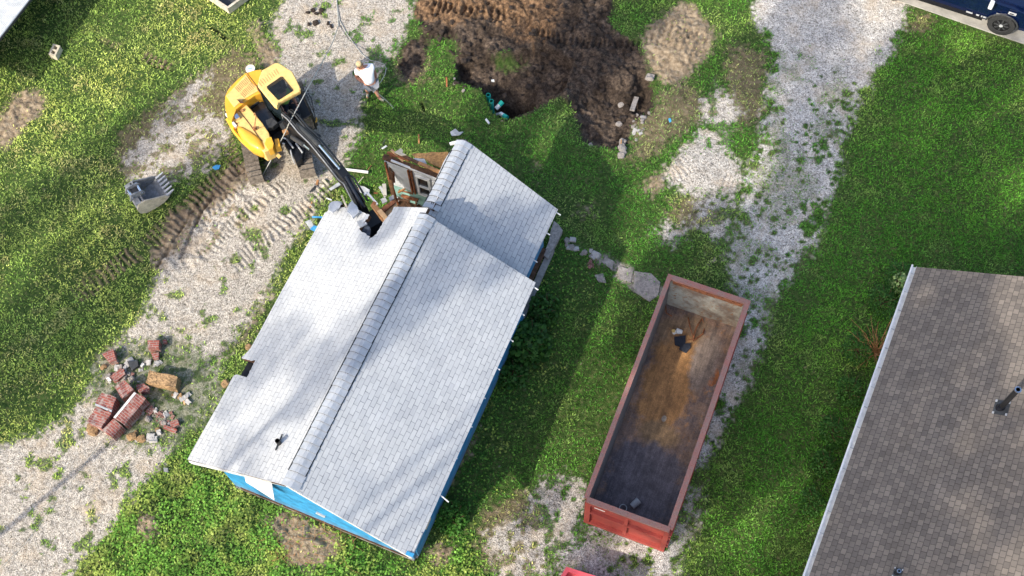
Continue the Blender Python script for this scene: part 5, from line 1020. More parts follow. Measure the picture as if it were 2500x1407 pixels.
b = MB(); cab = [(-.55, 1.36), (-1.25, 1.92), (-2.75, 1.95), (-3.08, 1.38)]
b.loft([[T_(x, y, z) for x, z in cab] for y in (y0 - .12, y0 - TW + .12)]); 
for v in b.bm.verts:
    if v.co.z > 1.7: c_ = T_(-1.9, y0 - TW / 2, 1.95); v.co.x += (c_.x - v.co.x) * .10; v.co.y += (c_.y - v.co.y) * .10
b.build('cab', 'truck', tk)
b = MB(); b.loft([[T_(x, y0 - .13 + .012 - .0, z) for x, z in ((-.85, 1.42), (-1.3, 1.80), (-2.0, 1.82), (-2.0, 1.42))], [T_(x, y0 - .12 + .0, z) for x, z in ((-.85, 1.42), (-1.3, 1.80), (-2.0, 1.82), (-2.0, 1.42))]]); b.build('window', 'glass', tk)
b = MB(); b.poly([T_(-.60, y0 - .2, 1.42), T_(-.60, y0 - TW + .2, 1.42), T_(-1.2, y0 - TW + .3, 1.89), T_(-1.2, y0 - .3, 1.89)]); b.build('windscreen', 'glass', tk)
b = MB(); b.loft([[T_(x, y, z) for y, z in ((y0 - .15, 1.34), (y0 - .15, 1.44), (y0 - TW + .15, 1.44), (y0 - TW + .15, 1.34))] for x in (-.5, .5)]); b.bevel(.04).build('bonnet', 'truck', tk)
for cx in (0, -WB):
    for side in (0, 1):
        yy = y0 + .02 if side == 0 else y0 - TW - .02; sg = 1 if side == 0 else -1
        b = MB(); n = 36
        def ringw(r, y, tread=0): return [T_(cx + math.cos(t) * (r + (tread if i % 2 else 0)), y, .46 + math.sin(t) * (r + (tread if i % 2 else 0))) for i, t in enumerate(np.linspace(0, 2 * math.pi, n + 1)[:-1])]
        b.loft([ringw(.27, yy - sg * .28), ringw(.44, yy - sg * .28), ringw(.465, yy - sg * .24, -.02), ringw(.465, yy - sg * .04, -.02), ringw(.44, yy), ringw(.29, yy + sg * .005), ringw(.27, yy - sg * .03)], cap=False)
        wh = b.build('tyre', 'rubber', tk)
        b = MB(); b.loft([ringw(.27, yy - sg * .05), ringw(.268, yy - sg * .06)]); rim = b.build('rim', 'black', tk)
        b = MB()
        for k in range(8): t = k * math.pi / 4; b.beam(T_(cx + math.cos(t) * .06, yy - sg * .02, .46 + math.sin(t) * .06), T_(cx + math.cos(t) * .24, yy - sg * .03, .46 + math.sin(t) * .24), .05, .02, up=tr_)
        b.build('spokes', 'darkgrey', rim); b = MB(); b.loft([[T_(cx + math.cos(t) * .06, yy - sg * q, .46 + math.sin(t) * .06) for t in np.linspace(0, 6.283, 13)[:-1]] for q in (.03, -.01)]); b.build('hub', 'lightgrey', rim)
        b = MB(); A2 = [T_(cx + math.cos(t) * .53, yy - sg * .0, .46 + math.sin(t) * .53) for t in np.linspace(.15, math.pi - .15, 13)]; b.tube(A2, .028, 6); b.build('arch_trim', 'darkgrey', tk)
b = MB(); b.beam(T_(-.65, y0 + .0, .52), T_(-2.95, y0 + .0, .52), .16, .05); b.build('running_board', 'black', tk)
b = MB()
for x, w in ((-1.12, .22), (-.84, .10), (-.70, .05), (-.60, .10)): b.beam(T_(x - w / 2, y0 + .004, .60), T_(x + w / 2, y0 + .004, .60), .012, .06)
b.build('door_lettering', 'lightgrey', tk)
b = MB(); b.beam(T_(-.10, y0 + .005, .93 + .02), T_(-.32, y0 + .005, .95), .01, .05); b.build('badge', 'grey', tk)
b = MB(); b.beam(T_(.02, y0 + .0, 1.14), T_(.28, y0 + .0, 1.14), .03, .11).bevel(.02); vb = b.build('fender_vent', 'lightgrey', tk); b = MB(); b.beam(T_(.06, y0 + .017, 1.14), T_(.20, y0 + .017, 1.14), .01, .04).build('slot', 'black', vb)
b = MB(); b.tube([T_(-.62, y0 - .02, 1.30), T_(-.60, y0 + .12, 1.38)], .03, 8); mr = b.build('mirror_arm', 'black', tk); b = MB(); b.box(T_(-.60, y0 + .20, 1.46), (.14, .22, .26), rz=ta).bevel(.045, 3).build('mirror', 'white', mr)
b = MB(); b.beam(T_(-1.5, y0 + .01, 1.1), T_(-1.7, y0 + .01, 1.1), .03, .035); b.build('door_handle', 'chrome', tk)
b = MB(); b.box(T_(.95, y0 - .18, .95), (.2, .30, .22), rz=ta).bevel(.03).build('headlight', 'chrome', tk); b = MB(); b.box(T_(.93, y0 + .0, .85), (.18, .04, .10), rz=ta).build('marker_lamp', 'red', tk)
b = MB(); b.beam(T_(1.08, y0 + .02, .55), T_(1.08, y0 - TW, .55), .18, .28).bevel(.04).build('bumper', 'chrome', tk)
# ================================================================ BRICK RUBBLE
def chunk(px, h, ang, m, name, lab, cat, group=None, bot=0.0, heights=None, cuts=0, amt=.01, mats=None):
    top = [P(u, v, (heights[i] if heights else h)) for i, (u, v) in enumerate(px)]; c = sum(top, Vector()) / len(top); z0 = zat(c.x, c.y) - .02 + bot
    b = MB(); 
    ar = sum(top[i].x * top[(i + 1) % len(top)].y - top[(i + 1) % len(top)].x * top[i].y for i in range(len(top)))
    if ar < 0: top.reverse()
    b.loft([[Vector((p.x, p.y, z0)) for p in top], top])
    if cuts: b.sub(cuts, amt, 6)
    rt = Matrix.Rotation(-ang, 4, 'Z') @ Matrix.Translation(-Vector((c.x, c.y, z0))); b.xform(rt)
    o = b.build(name, m); o.location = (c.x, c.y, z0); o.rotation_euler = (0, 0, ang); tag(o, lab, cat, group); return o
def zz(pts, s=4.69, ox=180, oy=800): return [(ox + x / s, oy + y / s) for x, y in pts]
M['brick3'] = None
def brick_any():
    """brick on every face: mixes three projections by the face normal"""
    m = M['brick'].copy(); m.name = 'brick_block'; t = m.node_tree; l = t.links; b = t.nodes['Principled BSDF']; ng = t.nodes
    mp = [n for n in ng if n.type == 'MAPPING'][0]; tc = [n for n in ng if n.type == 'TEX_COORD'][0]
    gnode = N(t, 'ShaderNodeSeparateXYZ'); nm = N(t, 'ShaderNodeSeparateXYZ'); l.new(tc.outputs['Object'], gnode.inputs[0]); l.new(tc.outputs['Normal'], nm.inputs[0])
    az_ = N(t, 'ShaderNodeMath', operation='ABSOLUTE'); l.new(nm.outputs[2], az_.inputs[0]); gt = N(t, 'ShaderNodeMath', operation='GREATER_THAN'); gt.inputs[1].default_value = .7; l.new(az_.outputs[0], gt.inputs[0])
    ay = N(t, 'ShaderNodeMath', operation='ABSOLUTE'); l.new(nm.outputs[1], ay.inputs[0]); gy = N(t, 'ShaderNodeMath', operation='GREATER_THAN'); gy.inputs[1].default_value = .7; l.new(ay.outputs[0], gy.inputs[0])
    c1 = N(t, 'ShaderNodeCombineXYZ'); l.new(gnode.outputs[0], c1.inputs[0]); l.new(gnode.outputs[1], c1.inputs[1])
    c2 = N(t, 'ShaderNodeCombineXYZ'); l.new(gnode.outputs[0], c2.inputs[0]); l.new(gnode.outputs[2], c2.inputs[1])
    c3 = N(t, 'ShaderNodeCombineXYZ'); l.new(gnode.outputs[2], c3.inputs[0]); l.new(gnode.outputs[1], c3.inputs[1])
    x1 = N(t, 'ShaderNodeMixRGB'); l.new(gy.outputs[0], x1.inputs[0]); l.new(c3.outputs[0], x1.inputs[1]); l.new(c2.outputs[0], x1.inputs[2])
    x2 = N(t, 'ShaderNodeMixRGB'); l.new(gt.outputs[0], x2.inputs[0]); l.new(x1.outputs[0], x2.inputs[1]); l.new(c1.outputs[0], x2.inputs[2]); l.new(x2.outputs[0], mp.inputs[0]); return m
M['brickb'] = brick_any()
BG = 'big brick chimney pieces on the gravel'
A1 = R_(52)
chunk(zz([(700, 738), (828, 812), (582, 1112), (455, 1030)]), .46, A1 - R_(90), 'brickb', 'chimney_piece', 'largest chimney section, a long square brick shaft on the gravel', 'brick chunk', BG, cuts=4, amt=.025)
MBp = chunk(zz([(690, 740), (716, 752), (476, 1040), (455, 1028)]), .475, A1 - R_(90), 'whitew', 'mortar_skin', 'strip of pale mortar along the edge of the largest chimney section', 'mortar', bot=.42)
chunk(zz([(468, 680), (580, 597), (682, 712), (548, 812)]), .42, R_(38), 'brickb', 'chimney_piece', 'square brick block at the top of the group of chimney pieces', 'brick chunk', BG, cuts=4, amt=.03)
chunk(zz([(320, 740), (482, 802), (432, 968), (242, 880)]), .42, R_(-20), 'brickb', 'chimney_piece', 'brick block with a pale blue painted edge left of the long shaft', 'brick chunk', BG, cuts=4, amt=.03)
chunk(zz([(248, 868), (436, 948), (430, 970), (240, 888)]), .43, R_(-20), 'lightgrey', 'paint_strip', 'pale painted strip on the edge of the left brick block', 'mortar', bot=.40)
chunk(zz([(255, 908), (432, 978), (312, 1150), (156, 1080)]), .44, R_(-22), 'brickb', 'chimney_piece', 'sunlit orange red brick block at the lower left of the pile', 'brick chunk', BG, cuts=4, amt=.03)
chunk(zz([(455, 1042), (556, 1130), (442, 1256), (326, 1172)]), .38, R_(-40), 'brickb', 'chimney_piece', 'dusty brown brick block at the foot of the long shaft', 'brick chunk', BG, cuts=2, amt=.012)
chunk(zz([(868, 490), (1192, 560), (1160, 690), (822, 622)]), .40, R_(-12), 'tanrubble', 'chimney_piece', 'tan rough mortar faced chimney piece right of the brick pile', 'brick chunk', BG, cuts=4, amt=.03)
chunk(zz([(845, 142), (978, 146), (972, 236), (848, 236)]), .3, R_(0), 'brickb', 'chimney_piece', 'small square red brick block at the top of the rubble', 'brick chunk', BG, cuts=2, amt=.015)
chunk(zz([(320, 300), (450, 242), (482, 370), (400, 390), (345, 320)]), .28, R_(20), 'brickb', 'chimney_piece', 'sunlit brick fragment with mortar lying in the grass edge', 'brick chunk', BG, cuts=3, amt=.03)
chunk(zz([(880, 290), (970, 285), (965, 345), (905, 355)]), .15, R_(15), 'brickb', 'chimney_piece', 'pinkish brick lump below the small square block', 'brick chunk', BG, cuts=2, amt=.015)
chunk(zz([(1015, 140), (1058, 132), (1062, 172), (1022, 180)]), .12, R_(0), 'brickb', 'chimney_piece', 'single red brick lump right of the small square block', 'brick chunk', BG, cuts=1)
chunk(zz([(1100, 1080), (1185, 1045), (1208, 1110), (1150, 1140), (1105, 1120)]), .14, R_(20), 'brickb', 'chimney_piece', 'brick slab fragment at the right end of the low rubble', 'brick chunk', BG, cuts=2, amt=.02)
chunk(zz([(1040, 1110), (1185, 1165), (1165, 1205), (1020, 1150)]), .12, R_(-20), 'brickb', 'chimney_piece', 'thin brick slab at the lower right of the low rubble', 'brick chunk', BG, cuts=2, amt=.015)
chunk(zz([(610, 385), (728, 378), (742, 438), (672, 482), (640, 445)]), .14, R_(5), 'darkgrey', 'flat_stone', 'dark flat slate piece among the upper rubble', 'stone', cuts=2, amt=.01)
chunk(zz([(720, 650), (800, 640), (860, 690), (850, 740), (760, 745), (715, 710)]), .2, R_(30), 'brickb', 'chimney_piece', 'broken brick lump beside the square brick block', 'brick chunk', BG, cuts=3, amt=.03)
chunk(zz([(440, 530), (570, 470), (588, 530), (500, 600), (450, 610)]), .2, R_(40), 'brickb', 'chimney_piece', 'rough brick lump above the painted block', 'brick chunk', BG, cuts=3, amt=.03)
# small rubble: every fragment its own object sharing a handful of meshes
def rocks(kind, m, n=5, sx=.1):
    out = []
    for k in range(n):
        b = MB(); s = Vector((1, 1, 1))
        if m in ('brickb', 'mortar', 'whitew', 'darkgrey'): b.box((0, 0, 0), (.9, .9, .8)); b.sub(2, .16, 1.7)
        else: bmesh.ops.create_icosphere(b.bm, subdivisions=2, radius=.5)
        s = Vector((random.uniform(.8, 1.3), random.uniform(.6, 1), random.uniform(.4, .7)))
        for v in b.bm.verts: v.co = Vector((max(-.38, min(.38, v.co.x)), max(-.38, min(.38, v.co.y)), max(-.36, min(.36, v.co.z)))); v.co = Vector((v.co.x * s.x, v.co.y * s.y, v.co.z * s.z)); v.co += mnoise.noise_vector(v.co * 3 + Vector((k * 7, 0, 0))) * .12
        me = bpy.data.meshes.new(kind); b.bm.to_mesh(me); b.bm.free(); me.materials.append(M[m]); out.append(me)
    return out
RM = {k: rocks('fragment', k) for k in ('brickb', 'mortar', 'tanrubble', 'stone', 'dirtclod', 'whitew', 'darkgrey')}
def toss(name, m, u, v, size, lab, cat, group):
    p = G(u, v); o = bpy.data.objects.new(name, random.choice(RM[m])); C.objects.link(o); s = size * random.uniform(.85, 1.15)
    o.location = (p.x, p.y, p.z + s * .12); o.scale = (s, s, s); o.rotation_euler = (random.uniform(-.3, .3), random.uniform(-.3, .3), random.uniform(0, 6.28)); return tag(o, lab, cat, group)
def spray(pl, n, ms, s0, s1, name, lab, cat, group):
    u0, u1 = min(p[0] for p in pl), max(p[0] for p in pl); v0, v1 = min(p[1] for p in pl), max(p[1] for p in pl); k = 0
    while k < n:
        u, v = random.uniform(u0, u1), random.uniform(v0, v1)
        if inpoly(np.array([[u]]), np.array([[v]]), pl)[0, 0]:
            mm = random.choice(ms); toss(name, mm, u, v, random.uniform(s0, s1) * random.choice((.7, 1, 1.2)), lab, cat, group); k += 1
spray(zz([(380, 520), (600, 380), (720, 380), (850, 300), (1000, 400), (830, 500), (720, 660), (600, 600), (400, 640)]), 44, ['brickb', 'mortar', 'mortar', 'stone', 'whitew'], .09, .24, 'rubble_fragment', 'brick and mortar fragment among the upper rubble above the chimney blocks', 'rubble', 'fragments of the upper rubble')
spray(zz([(780, 980), (900, 930), (1080, 950), (1220, 1060), (1150, 1180), (960, 1100), (820, 1040)]), 40, ['brickb', 'mortar', 'stone', 'whitew', 'brickb'], .08, .22, 'rubble_fragment', 'brick and mortar fragment in the low rubble right of the long shaft', 'rubble', 'fragments of the low rubble')
spray(zz([(600, 1150), (760, 1150), (1000, 1150), (940, 1330), (820, 1350), (700, 1290)]), 14, ['tanrubble', 'tanrubble', 'mortar'], .12, .32, 'sandstone_lump', 'tan lump lying below the chimney blocks', 'rubble', 'tan lumps below the blocks')
spray(zz([(1080, 780), (1180, 760), (1340, 780), (1320, 880), (1120, 840)]), 7, ['tanrubble', 'mortar'], .14, .3, 'sandstone_lump', 'tan lump beside the tan chimney piece', 'rubble', 'tan lumps beside the tan piece')
spray(zz([(190, 1130), (300, 1180), (290, 1215), (200, 1180)]), 3, ['tanrubble'], .2, .36, 'sandstone_lump', 'tan lump under the lower left brick block', 'rubble', 'tan lumps under the left block')
toss('sandstone_lump', 'tanrubble', 253, 898, .3, 'lone orange tan lump at the grass edge left of the rubble', 'rubble', None)
toss('sandstone_lump', 'tanrubble', 551, 938, .3, 'orange tan lump against the house eave by the roof notch', 'rubble', None); toss('sandstone_lump', 'tanrubble', 607, 848, .25, 'small tan lump under the eave above the roof notch', 'rubble', None)
MB().beam(G(445, 965, .05), G(451, 988, .05), .05, .03).build('wood_stick', 'woodlight').__setitem__('label', 'short pale stick beside the tan chimney piece'); bpy.data.objects['wood_stick']['category'] = 'stick'
# stones at the dug ground
for u, v, s, lab in [(1587, 191, .42, 'large round pale stone at the right end of the dug soil'), (1517, 258, .25, 'pale stone beside the plank in the dug soil'), (1511, 305, .26, 'pale stone below the plank in the dug soil'), (1584, 277, .13, 'small pale stone on the grass right of the dug soil'), (1442, 355, .16, 'pale stone at the lower edge of the dug soil')]: toss('stone', 'stone', u, v, s, lab, 'stone', None)
spray([(1520, 330), (1528, 395), (1515, 398), (1514, 350)], 9, ['stone'], .18, .3, 'stone', 'pale stone in the short row below the dug soil', 'stone', 'row of pale stones')
spray([(1550, 280), (1575, 285), (1580, 320), (1550, 350), (1540, 310)], 22, ['stone', 'mortar'], .07, .16, 'stone', 'small stone of the gravelly patch right of the dug soil', 'stone', 'gravelly stones')
spray([(1108, 190), (1140, 205), (1130, 225), (1100, 215)], 8, ['stone', 'dirtclod'], .1, .2, 'stone', 'small stone at the left tip of the dug hole', 'stone', 'stones at the left tip of the hole')
spray([(1372, 580), (1400, 585), (1410, 605), (1380, 610)], 8, ['stone', 'mortar'], .15, .28, 'stone', 'grey stone of the broken path near the doorstep', 'stone', 'stones of the path near the doorstep')
spray([(1405, 600), (1460, 615), (1450, 635), (1405, 620)], 8, ['stone', 'mortar'], .12, .26, 'stone', 'pale stone of the broken path between doorstep and slabs', 'stone', 'stones of the middle path')
spray([(1435, 640), (1465, 620), (1462, 650), (1440, 662)], 14, ['brickb'], .06, .12, 'brick_crumb', 'orange brick crumb on the grass beside the paving slabs', 'rubble', 'brick crumbs by the path')
clods = [(1020, 10), (1450, 0), (1500, 90), (1580, 200), (1550, 290), (1420, 330), (1380, 210), (1240, 280), (1120, 190), (1060, 110)]
spray(clods, 170, ['dirtclod'], .06, .24, 'clod', 'dark clod of earth on the dug ground', 'clod', 'clods of dug earth')
spray([(720, 30), (780, 20), (820, 60), (800, 80), (740, 60)], 12, ['dirtclod'], .12, .32, 'clod', 'dark clod dropped on the gravel at the top', 'clod', 'clods on the top gravel')
# planks, stakes, scraps
def lay(name, m, a, b_, w, h, lab, cat, za=.04, zb=.04): tag(MB().beam(G(*a, za), G(*b_, zb), w, h).build(name, m), lab, cat)
lay('plank', 'stone', (1554, 238), (1543, 270), .16, .06, 'grey weathered plank lying on the dug soil', 'plank', .08, .08)
lay('stake', 'wood', (1022, 328), (1023, 350), .05, .05, 'thin orange wooden stake left of the rear roof peak', 'stake', .3, .02); lay('stake', 'rustwood', (1090, 188), (1091, 212), .05, .05, 'thin orange wooden stake left of the dug hole', 'stake', .3, .02); lay('stake', 'wood', (1517, 342), (1515, 362), .04, .04, 'thin wooden stake at the row of pale stones', 'stake', .3, .02)
lay('white_trim', 'white', (842, 414), (899, 421), .07, .06, 'long white trim board lying on the grass right of the boom', 'board', .1, .1)
lay('siding_scrap', 'paleconcrete', (938, 450), (940, 478), .12, .12, 'upright grey block on the grass by the open room', 'block', .2, .1)
def scrap(px, z, th, m, name, lab, cat, cuts=2, amt=.03): tag(MB().prism(px, z + th, z).sub(cuts, amt, 4).build(name, m), lab, cat)
scrap([(1098, 322), (1113, 315), (1121, 322), (1131, 322), (1124, 329), (1103, 331)], .05, .03, 'lightgrey', 'shingle_scrap', 'grey shingle scrap on the grass above the rear roof peak', 'roof scrap')
scrap([(745, 542), (757, 538), (766, 552), (758, 560)], .3, .03, 'lightgrey', 'siding_scrap', 'grey panel scrap at the left eave of the house', 'panel scrap'); scrap([(757, 560), (766, 549), (777, 552), (770, 566)], .35, .03, 'brightblue', 'siding_scrap', 'bright blue siding scrap at the left eave of the house', 'siding scrap')
lay('siding_scrap', 'brightblue', (762, 530), (788, 531), .05, .02, 'thin blue and white siding strip sticking out at the left eave', 'siding scrap', 1.2, 1.2)
scrap([(803, 460), (826, 445), (832, 451), (809, 466)], .05, .03, 'lightgrey', 'shingle_scrap', 'grey strip of roofing on the grass left of the boom', 'roof scrap'); lay('white_chip', 'white', (797, 484), (810, 489), .04, .02, 'small white chip by the torn roof corner', 'chip')
scrap([(871, 450), (889, 456), (902, 463), (900, 478), (890, 472), (878, 468)], .1, .04, 'lightgrey', 'shingle_scrap', 'large grey roofing sheet lying behind the boom', 'roof scrap'); scrap([(928, 486), (940, 481), (945, 492), (934, 498)], .9, .05, 'lightgrey', 'shingle_scrap', 'pale grey lump of roofing beside the open room', 'roof scrap')
scrap([(518, 408), (528, 401), (538, 402), (534, 411), (524, 414)], .05, .04, 'brightblue', 'siding_scrap', 'small blue scrap on the dirt left of the tracks', 'siding scrap', 1)
scrap([(399, 1142), (410, 1143), (410, 1153), (400, 1152)], .05, .03, 'grey', 'shingle_scrap', 'small grey scrap in the weeds near the lower left roof corner', 'roof scrap', 1, .01)
scrap([(1184, 292), (1188, 289), (1196, 300), (1193, 303)], .05, .04, 'white', 'plastic_lid', 'small white plastic piece on the grass below the green pipes', 'plastic piece', 1, .005); scrap([(1199, 195), (1206, 194), (1207, 199), (1200, 199)], -.2, .04, 'white', 'plastic_lid', 'small white chip on the dark soil above the hole', 'chip', 1, .005)
scrap([(1632, 290), (1637, 289), (1639, 296), (1635, 299)], .03, .04, 'brightblue', 'plastic_lid', 'tiny blue scrap on the grass right of the dug soil', 'scrap', 1, .005)
for k in range(20):
    if k < 12: u, v = random.uniform(745, 965), random.uniform(425, 545)
    else: u, v = random.uniform(900, 1010), random.uniform(340, 480)
    if u > 800 and v > 485 and u < 960: continue
    p = G(u, v, .03); t = random.uniform(0, 6.28); l_ = random.uniform(.08, .45); mk = random.choice(['wood', 'woodlight', 'rustwood', 'lightgrey', 'white', 'cream', 'darkgrey'])
    q = p + Vector((math.cos(t) * l_, math.sin(t) * l_, random.uniform(0, .06)))
    tag(MB().beam(p, q, random.uniform(.02, .09), .02).sub(1, .01, 9).build('splinter', mk), 'splintered scrap of wood or siding on the grass round the torn end of the house', 'debris', 'demolition scraps')
# pipes in the hole
for k, (u, v, m, lab) in enumerate([(1192, 232, 'teal', 'upper upright green pipe at the edge of the hole'), (1199.5, 247, 'teal', 'lower upright green pipe at the edge of the hole')]):
    c = P(u, v, -.12); b = MB(); b.tube([c - Vector((0, 0, .9)), c, c, c - Vector((0, 0, .5))], [.075, .075, .058, .055], 18, cap=False); b.tube([c - Vector((0, 0, .10)), c + Vector((0, 0, .004))], .084, 18, cap=False); tag(b.build('drain_pipe', m), lab, 'pipe', 'green pipes standing at the edge of the hole')
for a, b_, m1, lab in [((1227, 249), (1211, 266), 'teal', 'white and green pipe elbow lying in the dark hole'), ((1238, 288), (1222, 278), 'pvc', 'white pipe end at the bottom edge of the hole')]:
    p, q = P(*a, -.35), P(*b_, -.45); mid = p.lerp(q, .45); o = MB().tube([mid, q], .075, 14).build('drain_pipe', 'pvc'); tag(o, lab, 'pipe'); MB().tube([p, mid.lerp(p, -.1)], .082, 14).build('coupling', 'teal', o)
toss('stone', 'whitew', 1216, 279, .16, 'small white object beside the white pipe end in the hole', 'stone', None)
# ================================================================ SPARE DIGGING BUCKET, BLOCK, BINS
sb = thing('digging_bucket', 'detached grey steel excavator bucket with teeth standing on the grass', 'excavator bucket', G(365, 480)); xa = R_(34); X3 = Vector((math.cos(xa), math.sin(xa), 0)); Y3 = Vector((X3.y, -X3.x, 0)); o0 = G(368, 484); o0.z = 0
def Bk(x, y, z): return o0 + X3 * x + Y3 * y + Vector((0, 0, z))
hw_ = .44
shell = [(-.42, .62), (-.55, .40), (-.52, .16), (-.36, .03), (-.05, .0), (.28, .06), (.52, .22)]
b = MB(); inner = [(x + (.03 if i < 4 else 0), z + .03) for i, (x, z) in enumerate(shell)]
b.loft([[Bk(x, y, z) for x, z in shell + inner[::-1]] for y in (-hw_, hw_)]); b.build('shell', 'grey', sb)
for y in (-1, 1):
    b = MB(); pr = [(-.42, .64), (-.56, .40), (-.53, .16), (-.36, .02), (-.05, -.01), (.28, .05), (.54, .21), (.40, .36), (.0, .55), (-.2, .66)]; b.loft([[Bk(x, y * hw_ + dy, z) for x, z in pr] for dy in (-.02, .02)]); o = b.build('side_plate', M['binwall'] if 0 else ('cream' if y > 0 else 'grey'), sb)
b = MB()
for k in range(6): y = -hw_ + .05 + k * (2 * hw_ - .1) / 5; b.loft([[Bk(.46, y - .04, .17), Bk(.46, y + .04, .17), Bk(.46, y + .04, .26), Bk(.46, y - .04, .26)], [Bk(.76, y - .022, .33), Bk(.76, y + .022, .33), Bk(.76, y + .022, .36), Bk(.76, y - .022, .36)]])
b.build('teeth', 'lightgrey', sb)
b = MB(); b.beam(Bk(-.42, -hw_, .63), Bk(-.42, hw_, .63), .18, .05); b.beam(Bk(-.25, -hw_, .64), Bk(-.25, hw_, .64), .05, .05); b.build('top_plate', 'grey', sb)
b = MB()
for y in (-.17, .17): b.loft([[Bk(x, y + dy, z) for x, z in ((-.60, .62), (-.50, .86), (-.36, .88), (-.10, .80), (-.05, .66), (-.1, .6))] for dy in (-.025, .025)])
b.build('mounting_ear', 'grey', sb); b = MB(); b.tube([Bk(-.48, -.24, .76), Bk(-.48, .24, .76)], .04, 12); b.tube([Bk(-.16, -.24, .74), Bk(-.16, .24, .74)], .04, 12); b.build('pin', 'chrome', sb)
b = MB(); b.box(Bk(-.32, .0, .70), (.2, .3, .05), rz=xa).build('ear_web', 'darkgrey', sb)
# concrete block near the shed
cbp = [(118, 132), (130, 107), (148, 113), (138, 142)]
b = MB(); p0, p1, p3 = P(*cbp[1], .25), P(*cbp[0], .25), P(147, 112, .25); 
lx = (p1 - p0); wx_ = (p3 - p0); z_ = Vector((0, 0, 1))
def Cb(i, j, z): return p0 + lx * i + wx_ * j + Vector((0, 0, z - .25))
def cb(i0, i1, j0, j1, h0=0, h1=.25): b.loft([[Cb(i, j, h) for i, j in ((i0, j0), (i1, j0), (i1, j1), (i0, j1))] for h in (h0, h1)])
cb(0, 1, 0, .24); cb(0, 1, .76, 1); cb(0, .12, .241, .759); cb(.44, .56, .241, .759); cb(.88, 1, .241, .759); cb(.121, .879, .242, .758, 0, .06)
tag(b.build('concrete_block', 'cream'), 'pale hollow concrete block on the grass by the shadow of the shed', 'concrete block')
def openbox(name, corner, d1, l1, d2, l2, h, th, m, lab, cat, inner='darkgrey'):
    c = Vector(corner); d2 = Vector(d2).normalized(); d1 = Vector(d1).normalized(); b = MB(); c.z = 0
    def q(i, j, z): return c + d1 * i + d2 * j + Vector((0, 0, z))
    def bb(i0, i1, j0, j1, h0, h1): b.loft([[q(i, j, z) for i, j in ((i0, j0), (i1, j0), (i1, j1), (i0, j1))] for z in (h0, h1)])
    r = thing(name, lab, cat, c); bb(0, l1, 0, th, 0, h); bb(0, l1, l2 - th, l2, 0, h); bb(0, th, th, l2 - th, 0, h); bb(l1 - th, l1, th, l2 - th, 0, h); b.build('wall', m, r)
    b = MB(); 
    b.loft([[q(i, j, z) for i, j in ((th, th), (l1 - th, th), (l1 - th, l2 - th), (th, l2 - th))] for z in (.03, .06)]); b.build('floor', inner, r)
    b = MB()
    for (i0, i1, j0, j1) in ((-.03, l1 + .03, -.03, th + .02), (-.03, l1 + .03, l2 - th - .02, l2 + .03), (-.03, th + .02, th + .021, l2 - th - .021), (l1 - th - .02, l1 + .03, th + .021, l2 - th - .021)): b.loft([[q(i, j, z) for i, j in ((i0, j0), (i1, j0), (i1, j1), (i0, j1))] for z in (h + .001, h + .04)])
    b.build('rim', m, r); return r
c0_ = P(556, 22, .28); openbox('steel_trough', c0_, P(523, 0, .28) - c0_, 2.2, P(586, 0, .28) - c0_, 1.3, .28, .04, 'cream', 'corner of an open cream steel trough at the top edge above the excavator', 'trough')
c1_ = P(1384, 1388, .9); openbox('red_crate', c1_, P(1460, 1412, .9) - c1_, 1.6, P(1364, 1420, .9) - c1_, 2.2, .9, .06, 'pinkred', 'corner of a bright pinkish red open crate at the bottom edge', 'crate')
b = MB(); c = P(611, 167, 1.0); c.z = 0.0; wb_ = P(611, 168, .38); 
b = MB(); b.tube([Vector((wb_.x, wb_.y, 0)), Vector((wb_.x, wb_.y, .36))], [.13, .15], 22); o = b.build('pail', 'white'); tag(o, 'white pail with lid standing behind the yellow excavator', 'bucket'); b = MB(); b.tube([Vector((wb_.x, wb_.y, .355)), Vector((wb_.x, wb_.y, .39))], .16, 22); lid = b.build('lid', 'white', o); MB().beam(Vector((wb_.x - .07, wb_.y - .01, .392)), Vector((wb_.x + .07, wb_.y + .02, .392)), .03, .003).build('lid_mark', 'brightblue', lid)
# ================================================================ SHRUBS
def leafcloud(name, n, fn, size, cols, seed, parent=None, var=.2, asp=.8, flat=.6):
    r = np.random.default_rng(seed); pos = fn(r, n); n = len(pos); nz = r.normal(0, 1, (n, 3)); nz[:, 2] = np.abs(nz[:, 2]) + flat; nz /= np.linalg.norm(nz, axis=1)[:, None]
    t = np.cross(nz, r.normal(0, 1, (n, 3))); t /= np.linalg.norm(t, axis=1)[:, None]; s = np.cross(nz, t); L = size * r.uniform(.6, 1.25, n)[:, None]
    v = np.stack([pos - t * L * .5, pos + s * L * .5 * asp - t * L * .05, pos + t * L * .55 - nz * L * .12, pos - s * L * .5 * asp - t * L * .05], 1)
    k = r.integers(0, len(cols), n); c = np.clip(np.array(cols)[k] * (1 + r.normal(0, 1, (n, 1)) * var), .004, 1); c = np.repeat(np.concatenate([c, np.ones((n, 1))], 1)[:, None, :], 4, 1)
    me = fast_mesh(name, v.reshape(-1, 3).astype(np.float32), np.arange(n * 4, dtype=np.int32).reshape(-1, 4)); colattr(me, 'tint', c.reshape(-1, 4)); return me
def mound(c, rx, ry, rz_, z0=.0):
    def fn(r, n):
        d = r.normal(0, 1, (n, 3)); d /= np.linalg.norm(d, axis=1)[:, None]; d[:, 2] = np.abs(d[:, 2]); rad = r.uniform(.45, 1.0, n)[:, None] ** .5
        rad *= (.8 + .35 * fbm(d[:, 0] * 2 + c.x, d[:, 1] * 2 + c.y, 1.5, 5, 2))[:, None]; return np.array([c.x, c.y, z0]) + d * rad * np.array([rx, ry, rz_])
    return fn
